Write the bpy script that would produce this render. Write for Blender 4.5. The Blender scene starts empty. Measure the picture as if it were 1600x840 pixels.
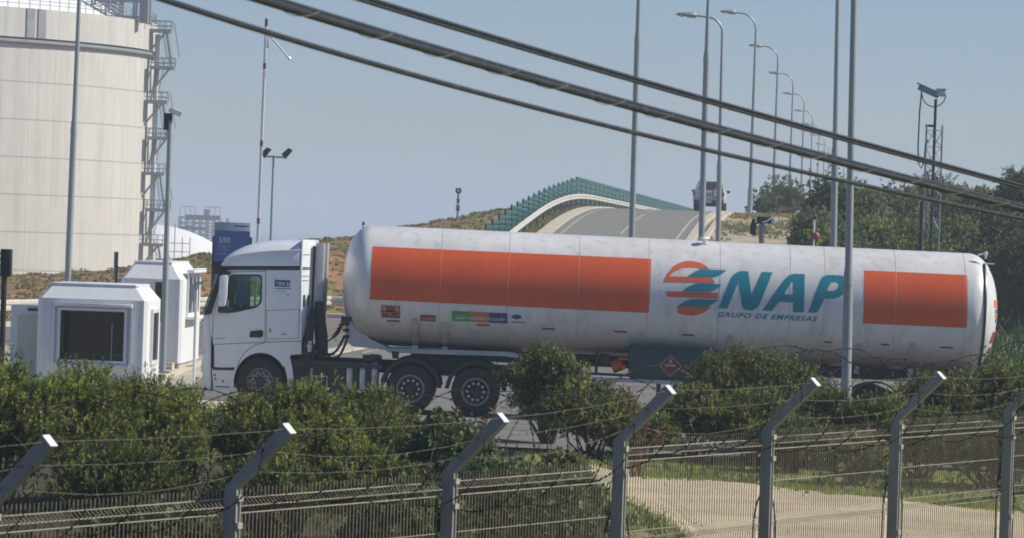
import bpy, bmesh, math, random
import numpy as np
from mathutils import Vector, Matrix
R = math.radians
scene = bpy.context.scene
COL = scene.collection
rng = np.random.default_rng(7)
random.seed(7)

# ------------------------------------------------------------------ camera
FPX = 6590.0                       # focal length in photo pixels (photo is 1600 wide)
ROLL, PITCH, CAMZ = 0.0332, -60.0 / 6590.0, 3.9
r0, u0 = Vector((1, 0, 0)), Vector((0, -math.sin(PITCH), math.cos(PITCH)))
fw = Vector((0, math.cos(PITCH), math.sin(PITCH)))
cr, sr = math.cos(ROLL), math.sin(ROLL)
rt, up = cr * r0 + sr * u0, -sr * r0 + cr * u0
CAM = Vector((0, 0, CAMZ))
cd = bpy.data.cameras.new("camera")
cam = bpy.data.objects.new("camera", cd); COL.objects.link(cam)
cd.sensor_width = 36; cd.sensor_fit = 'HORIZONTAL'; cd.lens = 36 * FPX / 1600
cd.clip_start = 0.5; cd.clip_end = 30000
cam.matrix_world = Matrix(((rt.x, up.x, -fw.x, 0), (rt.y, up.y, -fw.y, 0), (rt.z, up.z, -fw.z, CAMZ), (0, 0, 0, 1)))
cd.dof.use_dof = True; cd.dof.focus_distance = 88.0; cd.dof.aperture_fstop = 17.0
scene.camera = cam

# ------------------------------------------------------------------ light
SUN = Vector((0.77, 0.05, 0.64)).normalized()
w = bpy.data.worlds.new("World"); scene.world = w; w.use_nodes = True
wn = w.node_tree.nodes; wl = w.node_tree.links
bg = wn["Background"]; sky = wn.new("ShaderNodeTexSky"); sky.sky_type = 'NISHITA'
sky.sun_disc = False
sky.sun_elevation = math.asin(SUN.z); sky.sun_rotation = math.atan2(SUN.x, SUN.y)
sky.air_density = 1.0; sky.dust_density = 0.2; sky.ozone_density = 4.0; sky.altitude = 0
tn = wn.new('ShaderNodeMix'); tn.data_type = 'RGBA'; tn.blend_type = 'MULTIPLY'; tn.inputs[0].default_value = 1; tn.inputs[7].default_value = (.75, .86, 1.12, 1)   # marine air: bluer than the model's horizon
wl.new(sky.outputs[0], tn.inputs[6]); wl.new(tn.outputs[2], bg.inputs[0]); bg.inputs[1].default_value = 0.084
sl = bpy.data.lights.new("sun", 'SUN'); sl.energy = 5.0; sl.angle = R(0.53); sl.color = (1.0, 0.945, 0.81)
so = bpy.data.objects.new("sun", sl); COL.objects.link(so)
so.rotation_euler = SUN.to_track_quat('Z', 'Y').to_euler(); so.location = (60, 60, 120)
scene.view_settings.view_transform = 'Standard'; scene.view_settings.look = 'None'
scene.view_settings.exposure = 0.0; scene.view_settings.gamma = 1.0
scene.view_settings.use_curve_mapping = False
scene.render.engine = 'CYCLES'
cy = scene.cycles
cy.pixel_filter_type = 'BLACKMAN_HARRIS'; cy.filter_width = 1.8
cy.use_denoising = True; cy.max_bounces = 6; cy.diffuse_bounces = 2; cy.glossy_bounces = 3
cy.transmission_bounces = 4; cy.transparent_max_bounces = 8; cy.volume_bounces = 3
cy.use_adaptive_sampling = True; cy.adaptive_threshold = 0.02; cy.caustics_reflective = False; cy.caustics_refractive = False

def at(px, py, Y):
    """photo pixel + distance -> world point (used while surveying the photograph)"""
    d = fw + rt * ((px - 800) / FPX) + up * ((420 - py) / FPX)
    return CAM + d * (Y / d.y)

# ------------------------------------------------------------------ materials
MATS = {}
class NT:
    def __init__(s, name):
        s.m = bpy.data.materials.new(name); s.m.use_nodes = True
        s.t = s.m.node_tree; s.n = s.t.nodes; s.l = s.t.links
        s.b = s.n["Principled BSDF"]; MATS[name] = s.m
    def add(s, t, **k):
        n = s.n.new(t)
        for a, v in k.items():
            if hasattr(n, a): setattr(n, a, v)
        return n
    def set(s, inp, v):
        if isinstance(v, bpy.types.NodeSocket): s.l.new(v, inp)
        else: inp.default_value = v
    def coord(s, kind='Object', scale=(1, 1, 1)):
        c = s.add('ShaderNodeTexCoord'); m = s.add('ShaderNodeMapping')
        s.l.new(c.outputs[kind], m.inputs[0]); m.inputs['Scale'].default_value = scale
        return m.outputs[0]
    def noise(s, vec, scale, detail=4, rough=.55):
        n = s.add('ShaderNodeTexNoise'); s.l.new(vec, n.inputs['Vector'])
        n.inputs['Scale'].default_value = scale; n.inputs['Detail'].default_value = detail
        n.inputs['Roughness'].default_value = rough
        return n.outputs['Fac']
    def ramp(s, fac, stops):
        r = s.add('ShaderNodeValToRGB'); s.l.new(fac, r.inputs[0]); e = r.color_ramp.elements
        while len(e) < len(stops): e.new(.5)
        for i, (p, c) in enumerate(stops):
            e[i].position = p; e[i].color = c if len(c) == 4 else (*c, 1)
        return r.outputs[0]
    def mix(s, f, a, b, mode='MIX'):
        m = s.add('ShaderNodeMix'); m.data_type = 'RGBA'; m.blend_type = mode
        s.set(m.inputs[0], f)
        s.set(m.inputs[6], a if isinstance(a, bpy.types.NodeSocket) else (*a[:3], 1))
        s.set(m.inputs[7], b if isinstance(b, bpy.types.NodeSocket) else (*b[:3], 1))
        return m.outputs[2]
    def math(s, op, a, b=0.0):
        m = s.add('ShaderNodeMath'); m.operation = op
        s.set(m.inputs[0], a); s.set(m.inputs[1], b); return m.outputs[0]
    def bump(s, h, strength=.3, dist=.02):
        b = s.add('ShaderNodeBump'); s.l.new(h, b.inputs['Height'])
        b.inputs['Strength'].default_value = strength; b.inputs['Distance'].default_value = dist
        s.l.new(b.outputs[0], s.b.inputs['Normal'])
    def out(s, col, rough=.6, metal=0.0, spec=.5, coat=0):
        s.set(s.b.inputs['Base Color'], col if isinstance(col, bpy.types.NodeSocket) else (*col[:3], 1))
        s.set(s.b.inputs['Roughness'], rough); s.b.inputs['Metallic'].default_value = metal
        s.b.inputs['Specular IOR Level'].default_value = spec
        s.b.inputs['Coat Weight'].default_value = coat
        return s.m

def worn(name, col, rough=.5, metal=0, var=.25, scale=3, dirt=(.16, .13, .1), amt=.25, coat=0, spec=.5, streak=1.0):
    """paint, metal or plastic with uneven tone and patches of dirt"""
    t = NT(name); v = t.coord('Object', (1, 1, streak))
    n1 = t.noise(v, scale, 6, .6); n2 = t.noise(v, scale * 6.3, 4, .65)
    c = t.mix(t.ramp(n1, [(.3, (0, 0, 0)), (.7, (1, 1, 1))]), tuple(x * (1 - var) for x in col), tuple(min(1, x * (1 + var * .5)) for x in col))
    c = t.mix(t.math('MULTIPLY', t.ramp(n2, [(.52, (0, 0, 0)), (.72, (1, 1, 1))]), amt), c, dirt)
    return t.out(c, rough, metal, spec, coat)

worn('white_paint', (.80, .81, .82), .32, 0, .05, 1.2, (.35, .32, .28), .18, coat=.4)
worn('cab_grey', (.34, .35, .37), .4, 0, .1, 2, (.2, .18, .16), .2)
worn('kiosk_white', (.80, .80, .79), .5, 0, .04, 1.5, (.42, .38, .32), .22, streak=.25)
worn('kiosk_trim', (.74, .75, .76), .45, 0, .05, 2, (.4, .36, .3), .1)
worn('black_plastic', (.018, .019, .021), .5, 0, .3, 5, (.10, .09, .08), .25)
worn('rubber', (.022, .022, .023), .8, 0, .3, 6, (.10, .085, .07), .4)
worn('dark_chassis', (.035, .035, .038), .6, 0, .4, 4, (.13, .10, .07), .4)
worn('aluminium', (.50, .51, .52), .38, .6, .15, 4, (.15, .13, .11), .3)
worn('rim_steel', (.36, .36, .35), .5, .4, .2, 6, (.09, .07, .05), .5)
worn('galvanised', (.30, .335, .35), .5, .25, .2, 4, (.18, .15, .12), .2, streak=.3)
worn('mast_paint', (.33, .36, .36), .45, .1, .12, 2, (.2, .2, .18), .2, streak=.1)
worn('post_metal', (.30, .295, .285), .5, 0, .2, 5, (.26, .17, .10), .45, streak=.4)
worn('wire_rusty', (.25, .20, .135), .6, .1, .5, 7, (.25, .12, .05), .5)
worn('wire_zinc', (.46, .42, .35), .5, .2, .2, 6, (.36, .20, .09), .45)
worn('barbed_steel', (.045, .036, .03), .6, .3, .4, 9, (.2, .09, .05), .5)
worn('cable_black', (.016, .018, .022), .5, 0, .25, 3, (.12, .12, .12), .4)
worn('cable_tie', (.20, .19, .18), .6, 0, .2, 8)
worn('green_paint', (.010, .085, .072), .45, 0, .2, 1.2, (.10, .12, .1), .3)
worn('cabinet_green', (.012, .06, .055), .4, 0, .2, 2, (.09, .08, .07), .25)
worn('orange_paint', (.62, .10, .025), .42, 0, .1, 2, (.3, .12, .06), .2)
worn('band_orange', (.76, .115, .032), .45, 0, .10, .9, (.38, .10, .05), .25, streak=.3)
worn('logo_orange', (.78, .14, .04), .45, 0, .08, 1.5)
worn('logo_teal', (.008, .24, .31), .4, 0, .10, 1.5)
worn('reflector_red', (.26, .02, .02), .3, 0, .2, 10)
worn('placard_orange', (.62, .26, .13), .5, 0, .15, 8)
worn('placard_red', (.27, .035, .035), .5, 0, .2, 9)
worn('ink_black', (.02, .02, .02), .6)
worn('ink_white', (.80, .80, .80), .6)
worn('banner_green', (.07, .33, .11), .5); worn('banner_orange', (.55, .22, .07), .5); worn('banner_blue', (.035, .06, .22), .5)
worn('sign_blue', (.03, .12, .36), .4, 0, .12, 2)
worn('sticker_blue', (.02, .08, .26), .4)
worn('sign_grey', (.42, .46, .50), .4)
worn('boom_white', (.78, .78, .77), .5); worn('boom_red', (.38, .09, .07), .5)
worn('pickup_silver', (.62, .63, .66), .35, 0, .06, 2, coat=.5)
worn('dark_lens', (.05, .055, .06), .15, 0, .2, 5)
worn('tail_red', (.5, .03, .05), .25)
worn('cream_panel', (.62, .60, .50), .6, 0, .08, 1.2)
worn('concrete_pale', (.50, .45, .37), .9, 0, .2, .8, (.28, .24, .19), .4)
worn('guard_steel', (.66, .62, .54), .5, .2, .12, 2, (.35, .3, .24), .3)
worn('hot_white', (.85, .85, .83), .5)
worn('bark', (.10, .075, .05), .9, 0, .4, 8)
worn('dead_stalk', (.20, .075, .05), .9, 0, .4, 8)
worn('dome_white', (.82, .82, .80), .6, 0, .05, .1, (.5, .48, .42), .2)
worn('steel_grey', (.30, .32, .34), .55, .1, .2, .8, (.25, .2, .15), .3)
worn('steel_tan', (.40, .35, .24), .6, 0, .25, .5)
worn('camera_blue', (.14, .26, .38), .35, .1, .1, 4)
worn('stone', (.62, .53, .39), .9, 0, .3, 5)
worn('hose', (.02, .02, .022), .45)
worn('seat_cloth', (.10, .11, .12), .9)
worn('canister', (.55, .56, .57), .35, .5, .12, 6, (.2, .18, .15), .3)

def tank_mat():
    t = NT('tank_shell'); v = t.coord('Object', (1, 1, 1)); vs = t.coord('Object', (2.2, 2.2, .35))
    a = t.noise(v, .9, 7, .65); b = t.noise(vs, 2.2, 8, .7); c = t.noise(v, 9, 4, .6)
    col = t.mix(t.ramp(a, [(.35, (0, 0, 0)), (.68, (1, 1, 1))]), (.78, .775, .75), (.66, .65, .62))
    col = t.mix(t.math('MULTIPLY', t.ramp(b, [(.5, (0, 0, 0)), (.75, (1, 1, 1))]), .6), col, (.40, .37, .32))
    sx = t.add('ShaderNodeSeparateXYZ'); t.l.new(v, sx.inputs[0])
    low = t.ramp(t.math('ADD', t.math('MULTIPLY', sx.outputs[2], -.62), t.math('MULTIPLY', b, .7)), [(.0, (0, 0, 0)), (.9, (1, 1, 1))])
    # grime thrown up by the wheels clings to the belly of the tank
    dirt = t.math('MULTIPLY', t.ramp(t.math('ADD', t.math('MULTIPLY', t.math('SUBTRACT', 2.3, sx.outputs[2]), .8), t.math('MULTIPLY', b, .5)), [(.30, (0, 0, 0)), (.95, (1, 1, 1))]), .72)
    col = t.mix(dirt, col, (.33, .29, .25))
    col = t.mix(t.math('MULTIPLY', t.ramp(c, [(.66, (0, 0, 0)), (.74, (1, 1, 1))]), .35), col, (.36, .28, .22))
    t.bump(t.noise(v, 1.3, 2), .15, .02)
    t.out(col, .36, 0, .5, .25)
tank_mat()

def silo_mat():
    t = NT('silo_concrete'); v = t.coord('Object'); vs = t.coord('Object', (1, 1, .06))
    sx = t.add('ShaderNodeSeparateXYZ'); t.l.new(v, sx.inputs[0])
    f = t.math('FRACT', t.math('DIVIDE', t.math('ADD', sx.outputs[2], 1.0), 3.6))
    line = t.math('LESS_THAN', f, .035)
    f2 = t.math('FRACT', t.math('DIVIDE', t.math('ADD', sx.outputs[2], 1.0), 1.2))
    line2 = t.math('LESS_THAN', f2, .03)
    ang = t.math('ARCTAN2', sx.outputs[1], sx.outputs[0])
    fa = t.math('FRACT', t.math('MULTIPLY', ang, 11.0)); vl = t.math('LESS_THAN', fa, .02)
    fb = t.math('FRACT', t.math('MULTIPLY', ang, 66.0)); vl2 = t.math('LESS_THAN', fb, .06)
    n = t.noise(v, .35, 9, .75); st = t.noise(vs, 1.0, 6, .7)
    col = t.mix(n, (.50, .49, .45), (.74, .725, .67))
    col = t.mix(t.math('MULTIPLY', t.ramp(st, [(.42, (0, 0, 0)), (.72, (1, 1, 1))]), .5), col, (.40, .375, .31))
    rust = t.noise(t.coord('Object', (.9, .9, .10)), .8, 5, .6)
    col = t.mix(t.math('MULTIPLY', t.ramp(rust, [(.62, (0, 0, 0)), (.72, (1, 1, 1))]), .45), col, (.62, .42, .22))
    for m, a in ((line, .55), (line2, .12), (vl, .35), (vl2, .10)):
        col = t.mix(t.math('MULTIPLY', m, a), col, (.22, .21, .19))
    t.bump(n, .3, .1); t.out(col, .9)
silo_mat()

def ground_mat():
    t = NT('ground_soil'); v = t.coord('Object')
    sx = t.add('ShaderNodeSeparateXYZ'); t.l.new(v, sx.inputs[0])
    big = t.noise(v, .16, 5, .6); mid = t.noise(v, .9, 6, .65); fine = t.noise(v, 6, 6, .7)
    near = t.ramp(mid, [(.30, (.13, .17, .045)), (.45, (.21, .24, .07)), (.56, (.31, .30, .12)), (.70, (.46, .39, .25))])
    hill = t.ramp(t.math('ADD', t.math('MULTIPLY', mid, .6), t.math('MULTIPLY', big, .4)),
                  [(.36, (.10, .12, .045)), (.45, (.17, .17, .07)), (.50, (.30, .19, .09)), (.56, (.40, .17, .075)), (.64, (.42, .31, .18))])
    sand = t.ramp(mid, [(.3, (.38, .31, .21)), (.7, (.52, .44, .31))])
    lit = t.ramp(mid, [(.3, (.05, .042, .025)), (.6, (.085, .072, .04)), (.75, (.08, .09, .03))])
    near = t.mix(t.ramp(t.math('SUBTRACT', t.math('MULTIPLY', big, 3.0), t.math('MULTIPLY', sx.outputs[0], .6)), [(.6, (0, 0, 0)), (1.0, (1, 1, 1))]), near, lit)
    far = t.math('GREATER_THAN', sx.outputs[1], 120.0)
    col = t.mix(far, near, hill)
    # bare sandy shoulder on the right side of the ramp
    d = t.math('SUBTRACT', sx.outputs[0], t.math('MULTIPLY', sx.outputs[1], .0859))
    sm = t.math('MULTIPLY', t.math('MULTIPLY', t.math('GREATER_THAN', d, -9.5), t.math('LESS_THAN', d, 1.5)), far)
    col = t.mix(t.math('MULTIPLY', sm, t.ramp(big, [(.42, (.35, .35, .35)), (.55, (1, 1, 1))])), col, sand)
    col = t.mix(t.math('MULTIPLY', t.ramp(fine, [(.5, (0, 0, 0)), (.75, (1, 1, 1))]), .25), col, (.12, .11, .06))
    t.bump(fine, .8, .06); t.out(col, .95, 0, .2)
ground_mat()

def surf(name, a, b, c, s1=.35, s2=20, bump=.3, crack=False, rough=.9):
    t = NT(name); v = t.coord('Object'); n1 = t.noise(v, s1, 6, .6); n2 = t.noise(v, s2, 5, .7)
    col = t.mix(t.ramp(n1, [(.3, (0, 0, 0)), (.7, (1, 1, 1))]), a, b)
    col = t.mix(t.math('MULTIPLY', t.ramp(n2, [(.45, (0, 0, 0)), (.8, (1, 1, 1))]), .45), col, c)
    if crack:
        vr = t.add('ShaderNodeTexVoronoi'); vr.feature = 'DISTANCE_TO_EDGE'; t.l.new(v, vr.inputs['Vector']); vr.inputs['Scale'].default_value = .22
        col = t.mix(t.math('MULTIPLY', t.math('LESS_THAN', vr.outputs[0], .008), .5), col, (.03, .03, .03))
    t.bump(n2, bump, .02); return t.out(col, rough, 0, .3)
surf('asphalt', (.155, .148, .138), (.205, .195, .18), (.26, .245, .22), .3, 25, .3, True)
RAMP = surf('asphalt_ramp', (.20, .19, .165), (.235, .225, .195), (.28, .265, .23), .2, 14, .2)
surf('plaza_concrete', (.40, .36, .29), (.50, .45, .37), (.32, .28, .22), .5, 12, .2)
surf('kerb_concrete', (.48, .43, .34), (.60, .54, .44), (.34, .30, .24), .8, 15, .2)
surf('sand', (.54, .43, .27), (.80, .67, .46), (.42, .33, .21), .55, 14, .8)
surf('paint_line', (.40, .385, .35), (.50, .48, .44), (.3, .28, .25), 1.0, 18, .1)

def leaf_mat(name, dark, lite, lightest, trans=.25):
    t = NT(name); a = t.add('ShaderNodeAttribute'); a.attribute_name = 'tone'
    col = t.ramp(a.outputs['Fac'], [(0, dark), (.55, lite), (1, lightest)])
    t.out(col, .55, 0, .35)
    tr = t.add('ShaderNodeBsdfTranslucent'); t.l.new(col, tr.inputs[0])
    mx = t.add('ShaderNodeMixShader'); mx.inputs[0].default_value = trans
    t.l.new(t.b.outputs[0], mx.inputs[1]); t.l.new(tr.outputs[0], mx.inputs[2])
    t.l.new(mx.outputs[0], t.n['Material Output'].inputs[0]); return t.m
leaf_mat('leaf_near', (.045, .062, .012), (.17, .22, .036), (.42, .47, .09), .32)
leaf_mat('leaf_mid', (.040, .060, .016), (.145, .185, .038), (.34, .38, .08), .35)
leaf_mat('leaf_olive', (.070, .084, .032), (.17, .19, .068), (.30, .30, .125), .4)
leaf_mat('leaf_pale', (.045, .075, .025), (.10, .15, .045), (.18, .23, .08), .3)
leaf_mat('ground_cover', (.15, .19, .065), (.27, .26, .10), (.56, .26, .11), .4)
leaf_mat('grass_blades', (.13, .19, .035), (.31, .38, .075), (.50, .50, .18), .5)

def glass(name, tint, mixf):
    t = NT(name)
    tr = t.add('ShaderNodeBsdfTransparent'); tr.inputs[0].default_value = (*tint, 1)
    gl = t.add('ShaderNodeBsdfGlossy'); gl.inputs['Roughness'].default_value = .03
    lw = t.add('ShaderNodeLayerWeight'); lw.inputs[0].default_value = .25
    f = t.math('ADD', t.math('MULTIPLY', lw.outputs['Fresnel'], .8), mixf)
    mx = t.add('ShaderNodeMixShader'); t.l.new(f, mx.inputs[0]); t.l.new(tr.outputs[0], mx.inputs[1]); t.l.new(gl.outputs[0], mx.inputs[2])
    t.l.new(mx.outputs[0], t.n['Material Output'].inputs[0])
glass('cab_glass', (.70, .82, .78), .05)
glass('window_glass', (.55, .60, .60), .11)

# ------------------------------------------------------------------ helpers
def tag(o, label=None, cat=None, group=None, kind=None):
    if label: o['label'] = label
    if cat: o['category'] = cat
    if group: o['group'] = group
    if kind: o['kind'] = kind
    return o
def link(name, me, mat, parent=None):
    o = bpy.data.objects.new(name, me); COL.objects.link(o)
    if mat: me.materials.append(MATS[mat])
    if parent is not None: o.parent = parent
    return o
def empty(name, loc=(0, 0, 0), rz=0, label=None, cat=None, group=None, parent=None):
    o = bpy.data.objects.new(name, None); COL.objects.link(o); o.empty_display_size = .2
    o.location = loc; o.rotation_euler = (0, 0, rz)
    if parent is not None: o.parent = parent
    return tag(o, label, cat, group)
def kids(o): return list(o.children)
def copy_tree(o, parent=None):
    c = o.copy(); COL.objects.link(c)
    if parent is not None: c.parent = parent
    for ch in kids(o): copy_tree(ch, c)
    return c

class MB:
    """collects shapes into one mesh"""
    def __init__(s): s.v, s.f, s.sm = [], [], []
    def poly(s, vs, fs, smooth=False):
        b = len(s.v); s.v += [tuple(p) for p in vs]; s.f += [[b + i for i in f] for f in fs]; s.sm += [smooth] * len(fs); return s
    def box(s, c, d, rz=0, ax=None):
        hx, hy, hz = d[0] / 2, d[1] / 2, d[2] / 2
        P = [Vector((x, y, z)) for x in (-hx, hx) for y in (-hy, hy) for z in (-hz, hz)]
        if rz: P = [Matrix.Rotation(rz, 3, 'Z') @ p for p in P]
        if ax is not None: P = [ax @ p for p in P]
        c = Vector(c)
        return s.poly([p + c for p in P], [(0, 1, 3, 2), (4, 6, 7, 5), (0, 4, 5, 1), (2, 3, 7, 6), (0, 2, 6, 4), (1, 5, 7, 3)])
    def tube(s, pts, r, n=8, caps=True, closed=False, smooth=True):
        pts = [Vector(p) for p in pts]; m = len(pts)
        rs = r if isinstance(r, (list, tuple)) else [r] * m
        V = []; prev = None
        for i, p in enumerate(pts):
            a = pts[i - 1] if (i > 0 or closed) else p; b = pts[(i + 1) % m] if (i < m - 1 or closed) else p
            d = (b - a)
            d = d.normalized() if d.length > 1e-9 else Vector((0, 0, 1))
            if prev is None:
                x = d.cross(Vector((0, 0, 1)))
                if x.length < .01: x = d.cross(Vector((1, 0, 0)))
            else:
                x = prev - d * prev.dot(d)
                if x.length < 1e-6: x = d.orthogonal()
            x.normalize(); prev = x; y = d.cross(x)
            for k in range(n):
                t = 2 * math.pi * (k + .5) / n; V.append(p + (x * math.cos(t) + y * math.sin(t)) * rs[i])
        F = []
        for i in range(m if closed else m - 1):
            j = (i + 1) % m
            for k in range(n):
                F.append((i * n + k, i * n + (k + 1) % n, j * n + (k + 1) % n, j * n + k))
        if caps and not closed: F += [tuple(range(n - 1, -1, -1)), tuple((m - 1) * n + k for k in range(n))]
        return s.poly(V, F, smooth)
    def lathe(s, prof, axis='Z', c=(0, 0, 0), n=32, smooth=True, caps=False):
        """prof: (radius, height) pairs"""
        V = []
        for (r, h) in prof:
            for k in range(n):
                t = 2 * math.pi * k / n; a, b = r * math.cos(t), r * math.sin(t)
                V.append({'Z': (a, b, h), 'Y': (a, h, -b), 'X': (h, a, b)}[axis])
        V = [(p[0] + c[0], p[1] + c[1], p[2] + c[2]) for p in V]; F = []
        for i in range(len(prof) - 1):
            for k in range(n): F.append((i * n + k, i * n + (k + 1) % n, (i + 1) * n + (k + 1) % n, (i + 1) * n + k))
        if caps and prof[0][0] > 1e-6: F.append(tuple(range(n - 1, -1, -1)))
        if caps and prof[-1][0] > 1e-6: F.append(tuple((len(prof) - 1) * n + k for k in range(n)))
        return s.poly(V, F, smooth)
    def prism(s, pts, a, b, axis='Y'):
        """2D outline extruded between a and b along an axis; Y: pts are (x,z); Z: (x,y); X: (y,z)"""
        mk = {'Y': lambda p, t: (p[0], t, p[1]), 'Z': lambda p, t: (p[0], p[1], t), 'X': lambda p, t: (t, p[0], p[1])}[axis]
        n = len(pts); V = [mk(p, a) for p in pts] + [mk(p, b) for p in pts]
        F = [tuple(range(n)), tuple(range(2 * n - 1, n - 1, -1))] + [(i, i + n, (i + 1) % n + n, (i + 1) % n) for i in range(n)]
        return s.poly(V, F)
    def build(s, name, mat, parent=None, shift=(0, 0, 0), bevel=0, seg=2):
        me = bpy.data.meshes.new(name)
        sh = shift
        me.from_pydata([(p[0] - sh[0], p[1] - sh[1], p[2] - sh[2]) for p in s.v], [], s.f)
        me.polygons.foreach_set('use_smooth', s.sm)
        bm = bmesh.new(); bm.from_mesh(me); bmesh.ops.recalc_face_normals(bm, faces=bm.faces)
        if bevel:
            bmesh.ops.remove_doubles(bm, verts=bm.verts, dist=1e-5)
            es = [e for e in bm.edges if len(e.link_faces) == 2 and e.calc_face_angle(0) > .5]
            bmesh.ops.bevel(bm, geom=es, offset=bevel, segments=seg, profile=.5, affect='EDGES', clamp_overlap=True)
            for f in bm.faces: f.smooth = True
        bm.to_mesh(me); bm.free()
        if bevel or any(s.sm):
            for e in me.edges: pass
            try: me.set_sharp_from_angle(angle=R(38))
            except Exception: pass
        return link(name, me, mat, parent)

def flat_shape(loops, fn, name, mat, parent, step=None, axis=1, shift=(0, 0, 0)):
    """filled 2D outline (holes allowed) mapped to 3D by fn(u,v); sliced along v (or u) so that it can follow a curve"""
    cu = bpy.data.curves.new('tmp', 'CURVE'); cu.dimensions = '2D'; cu.fill_mode = 'BOTH'
    for L in loops:
        sp = cu.splines.new('POLY'); sp.points.add(len(L) - 1)
        for i, (x, y) in enumerate(L): sp.points[i].co = (x, y, 0, 1)
        sp.use_cyclic_u = True
    return curve_to_mesh(cu, fn, name, mat, parent, step, shift)
def curve_to_mesh(cu, fn, name, mat, parent, step, shift=(0, 0, 0), pre=None):
    ob = bpy.data.objects.new('tmp', cu); COL.objects.link(ob)
    dg = bpy.context.evaluated_depsgraph_get(); dg.update()
    me = bpy.data.meshes.new_from_object(ob.evaluated_get(dg))
    COL.objects.unlink(ob); bpy.data.objects.remove(ob); bpy.data.curves.remove(cu)
    me.name = name; me.materials.clear()
    bm = bmesh.new(); bm.from_mesh(me)
    if pre:
        for v in bm.verts: v.co = pre(v.co)
    bmesh.ops.remove_doubles(bm, verts=bm.verts, dist=1e-6)
    if step:
        zs = [v.co.y for v in bm.verts]
        z = math.floor(min(zs) / step) * step
        while z < max(zs):
            z += step
            bmesh.ops.bisect_plane(bm, geom=list(bm.verts) + list(bm.edges) + list(bm.faces), plane_co=(0, z, 0), plane_no=(0, 1, 0), dist=1e-6)
    bmesh.ops.triangulate(bm, faces=bm.faces)
    for v in bm.verts:
        p = fn(v.co.x, v.co.y); v.co = (p[0] - shift[0], p[1] - shift[1], p[2] - shift[2])
    for f in bm.faces: f.smooth = step is not None
    bm.to_mesh(me); bm.free()
    return link(name, me, mat, parent)
def text(body, size, fn, name, mat, parent, shear=0, bold=0, step=None, shift=(0, 0, 0), spacing=1.0, width=None, align='LEFT'):
    cu = bpy.data.curves.new('tmp', 'FONT'); cu.body = body; cu.size = size; cu.shear = shear; cu.offset = bold
    cu.space_character = spacing; cu.fill_mode = 'FRONT'; cu.align_x = align; cu.dimensions = '2D'; cu.resolution_u = 3
    pre = None
    if width:
        ob = bpy.data.objects.new('t', cu); COL.objects.link(ob); bpy.context.view_layer.update()
        k = width / max(ob.dimensions.x, 1e-6); COL.objects.unlink(ob); bpy.data.objects.remove(ob)
        pre = lambda c: Vector((c.x * k, c.y, 0))
    return curve_to_mesh(cu, fn, name, mat, parent, step, shift, pre)
def rect(x0, y0, x1, y1, n=1): return [(x0, y0), (x1, y0), (x1, y1), (x0, y1)]

# ------------------------------------------------------------------ terrain heights
def sstep(a, b, x):
    t = np.clip((np.asarray(x, float) - a) / (b - a), 0, 1); return t * t * (3 - 2 * t)
def tilt(X): return -.014 * np.clip(np.asarray(X, float) + 3, -12, 14)
def Cx(Y): return 7.5 + .0859 * (np.asarray(Y, float) - 235)       # centre line of the ramp
_ys = np.array([0, 120, 132, 150, 178, 206, 220, 232, 240, 250, 262, 291, 344, 397, 500, 620, 3000.])
_zs = np.array([0, 0, .02, .08, 1.60, 3.60, 4.55, 5.08, 5.30, 5.42, 5.40, 5.30, 5.15, 5.0, 4.7, 4.5, 4.5])
_yf = np.arange(0, 3000, 1.0); _zf = np.interp(_yf, _ys, _zs); _k = np.ones(13) / 13; _zf[20:600] = np.convolve(_zf, _k, 'same')[20:600]
def hr(Y): return np.interp(Y, _yf, _zf)
RX = np.array([-400, -60, -27, -21, -15.8, -12.1, -8.1, -4, -.3, 6, 400.]); RZ = np.array([0, .3, .5, 1.0, 2.03, 2.75, 3.2, 3.85, 4.75, 4.9, 4.9])
def Yfoot(X): return np.clip(178 + 3.75 * (np.asarray(X, float) + 7.6), 124, 178)      # the hillside and its guardrail swing towards the camera on the left
def ground(X, Y, rough=True):
    X, Y = np.broadcast_arrays(np.asarray(X, float), np.asarray(Y, float))
    z = tilt(X) - .06 + 0 * Y
    ridge = np.interp(X, RX, RZ)
    left = sstep(0, 1, (Y - (Yfoot(X) - 1.5)) / (221 - (Yfoot(X) - 1.5))) * (1 - sstep(4, 12, X))
    z = z + (ridge - z) * left
    z = z - (z + 6) * sstep(232, 300, Y) * (1 - sstep(-6, 6, X - Cx(Y)))
    right = sstep(14, 24, X) * sstep(112, 190, Y)
    z = z + (3.4 - z) * right
    d = X - Cx(Y); zr = hr(Y) - .12 + np.interp(Y, [255, 291, 344, 397, 500, 620], [0, .55, .95, 1.3, 1.7, 2.0]) * sstep(4.4, 5.3, d)
    wl_ = 1 - sstep(5.6, 8.0 + 7 * sstep(185, 215, Y), -d); wr_ = 1 - sstep(9, 24, d)
    w_ = np.where(d < 0, wl_, wr_) * sstep(122, 130, Y)
    w_ = w_ * (1 - sstep(700, 900, Y)); z = z * (1 - w_) + zr * w_
    z = z - (z + 14) * sstep(850, 1100, Y)
    # near side: bank below the road, a little lower towards the fence
    z = z - .25 * (1 - sstep(35, 72, Y)) * sstep(0, 1, 1.0)
    z = z + .75 * (1 - sstep(24, 42, Y))
    return z
def gz(x, y): return float(ground(x, y))
surf('sea_water', (.03, .05, .07), (.04, .07, .09), (.05, .08, .1), .01, .3, .2, rough=.25)
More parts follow.
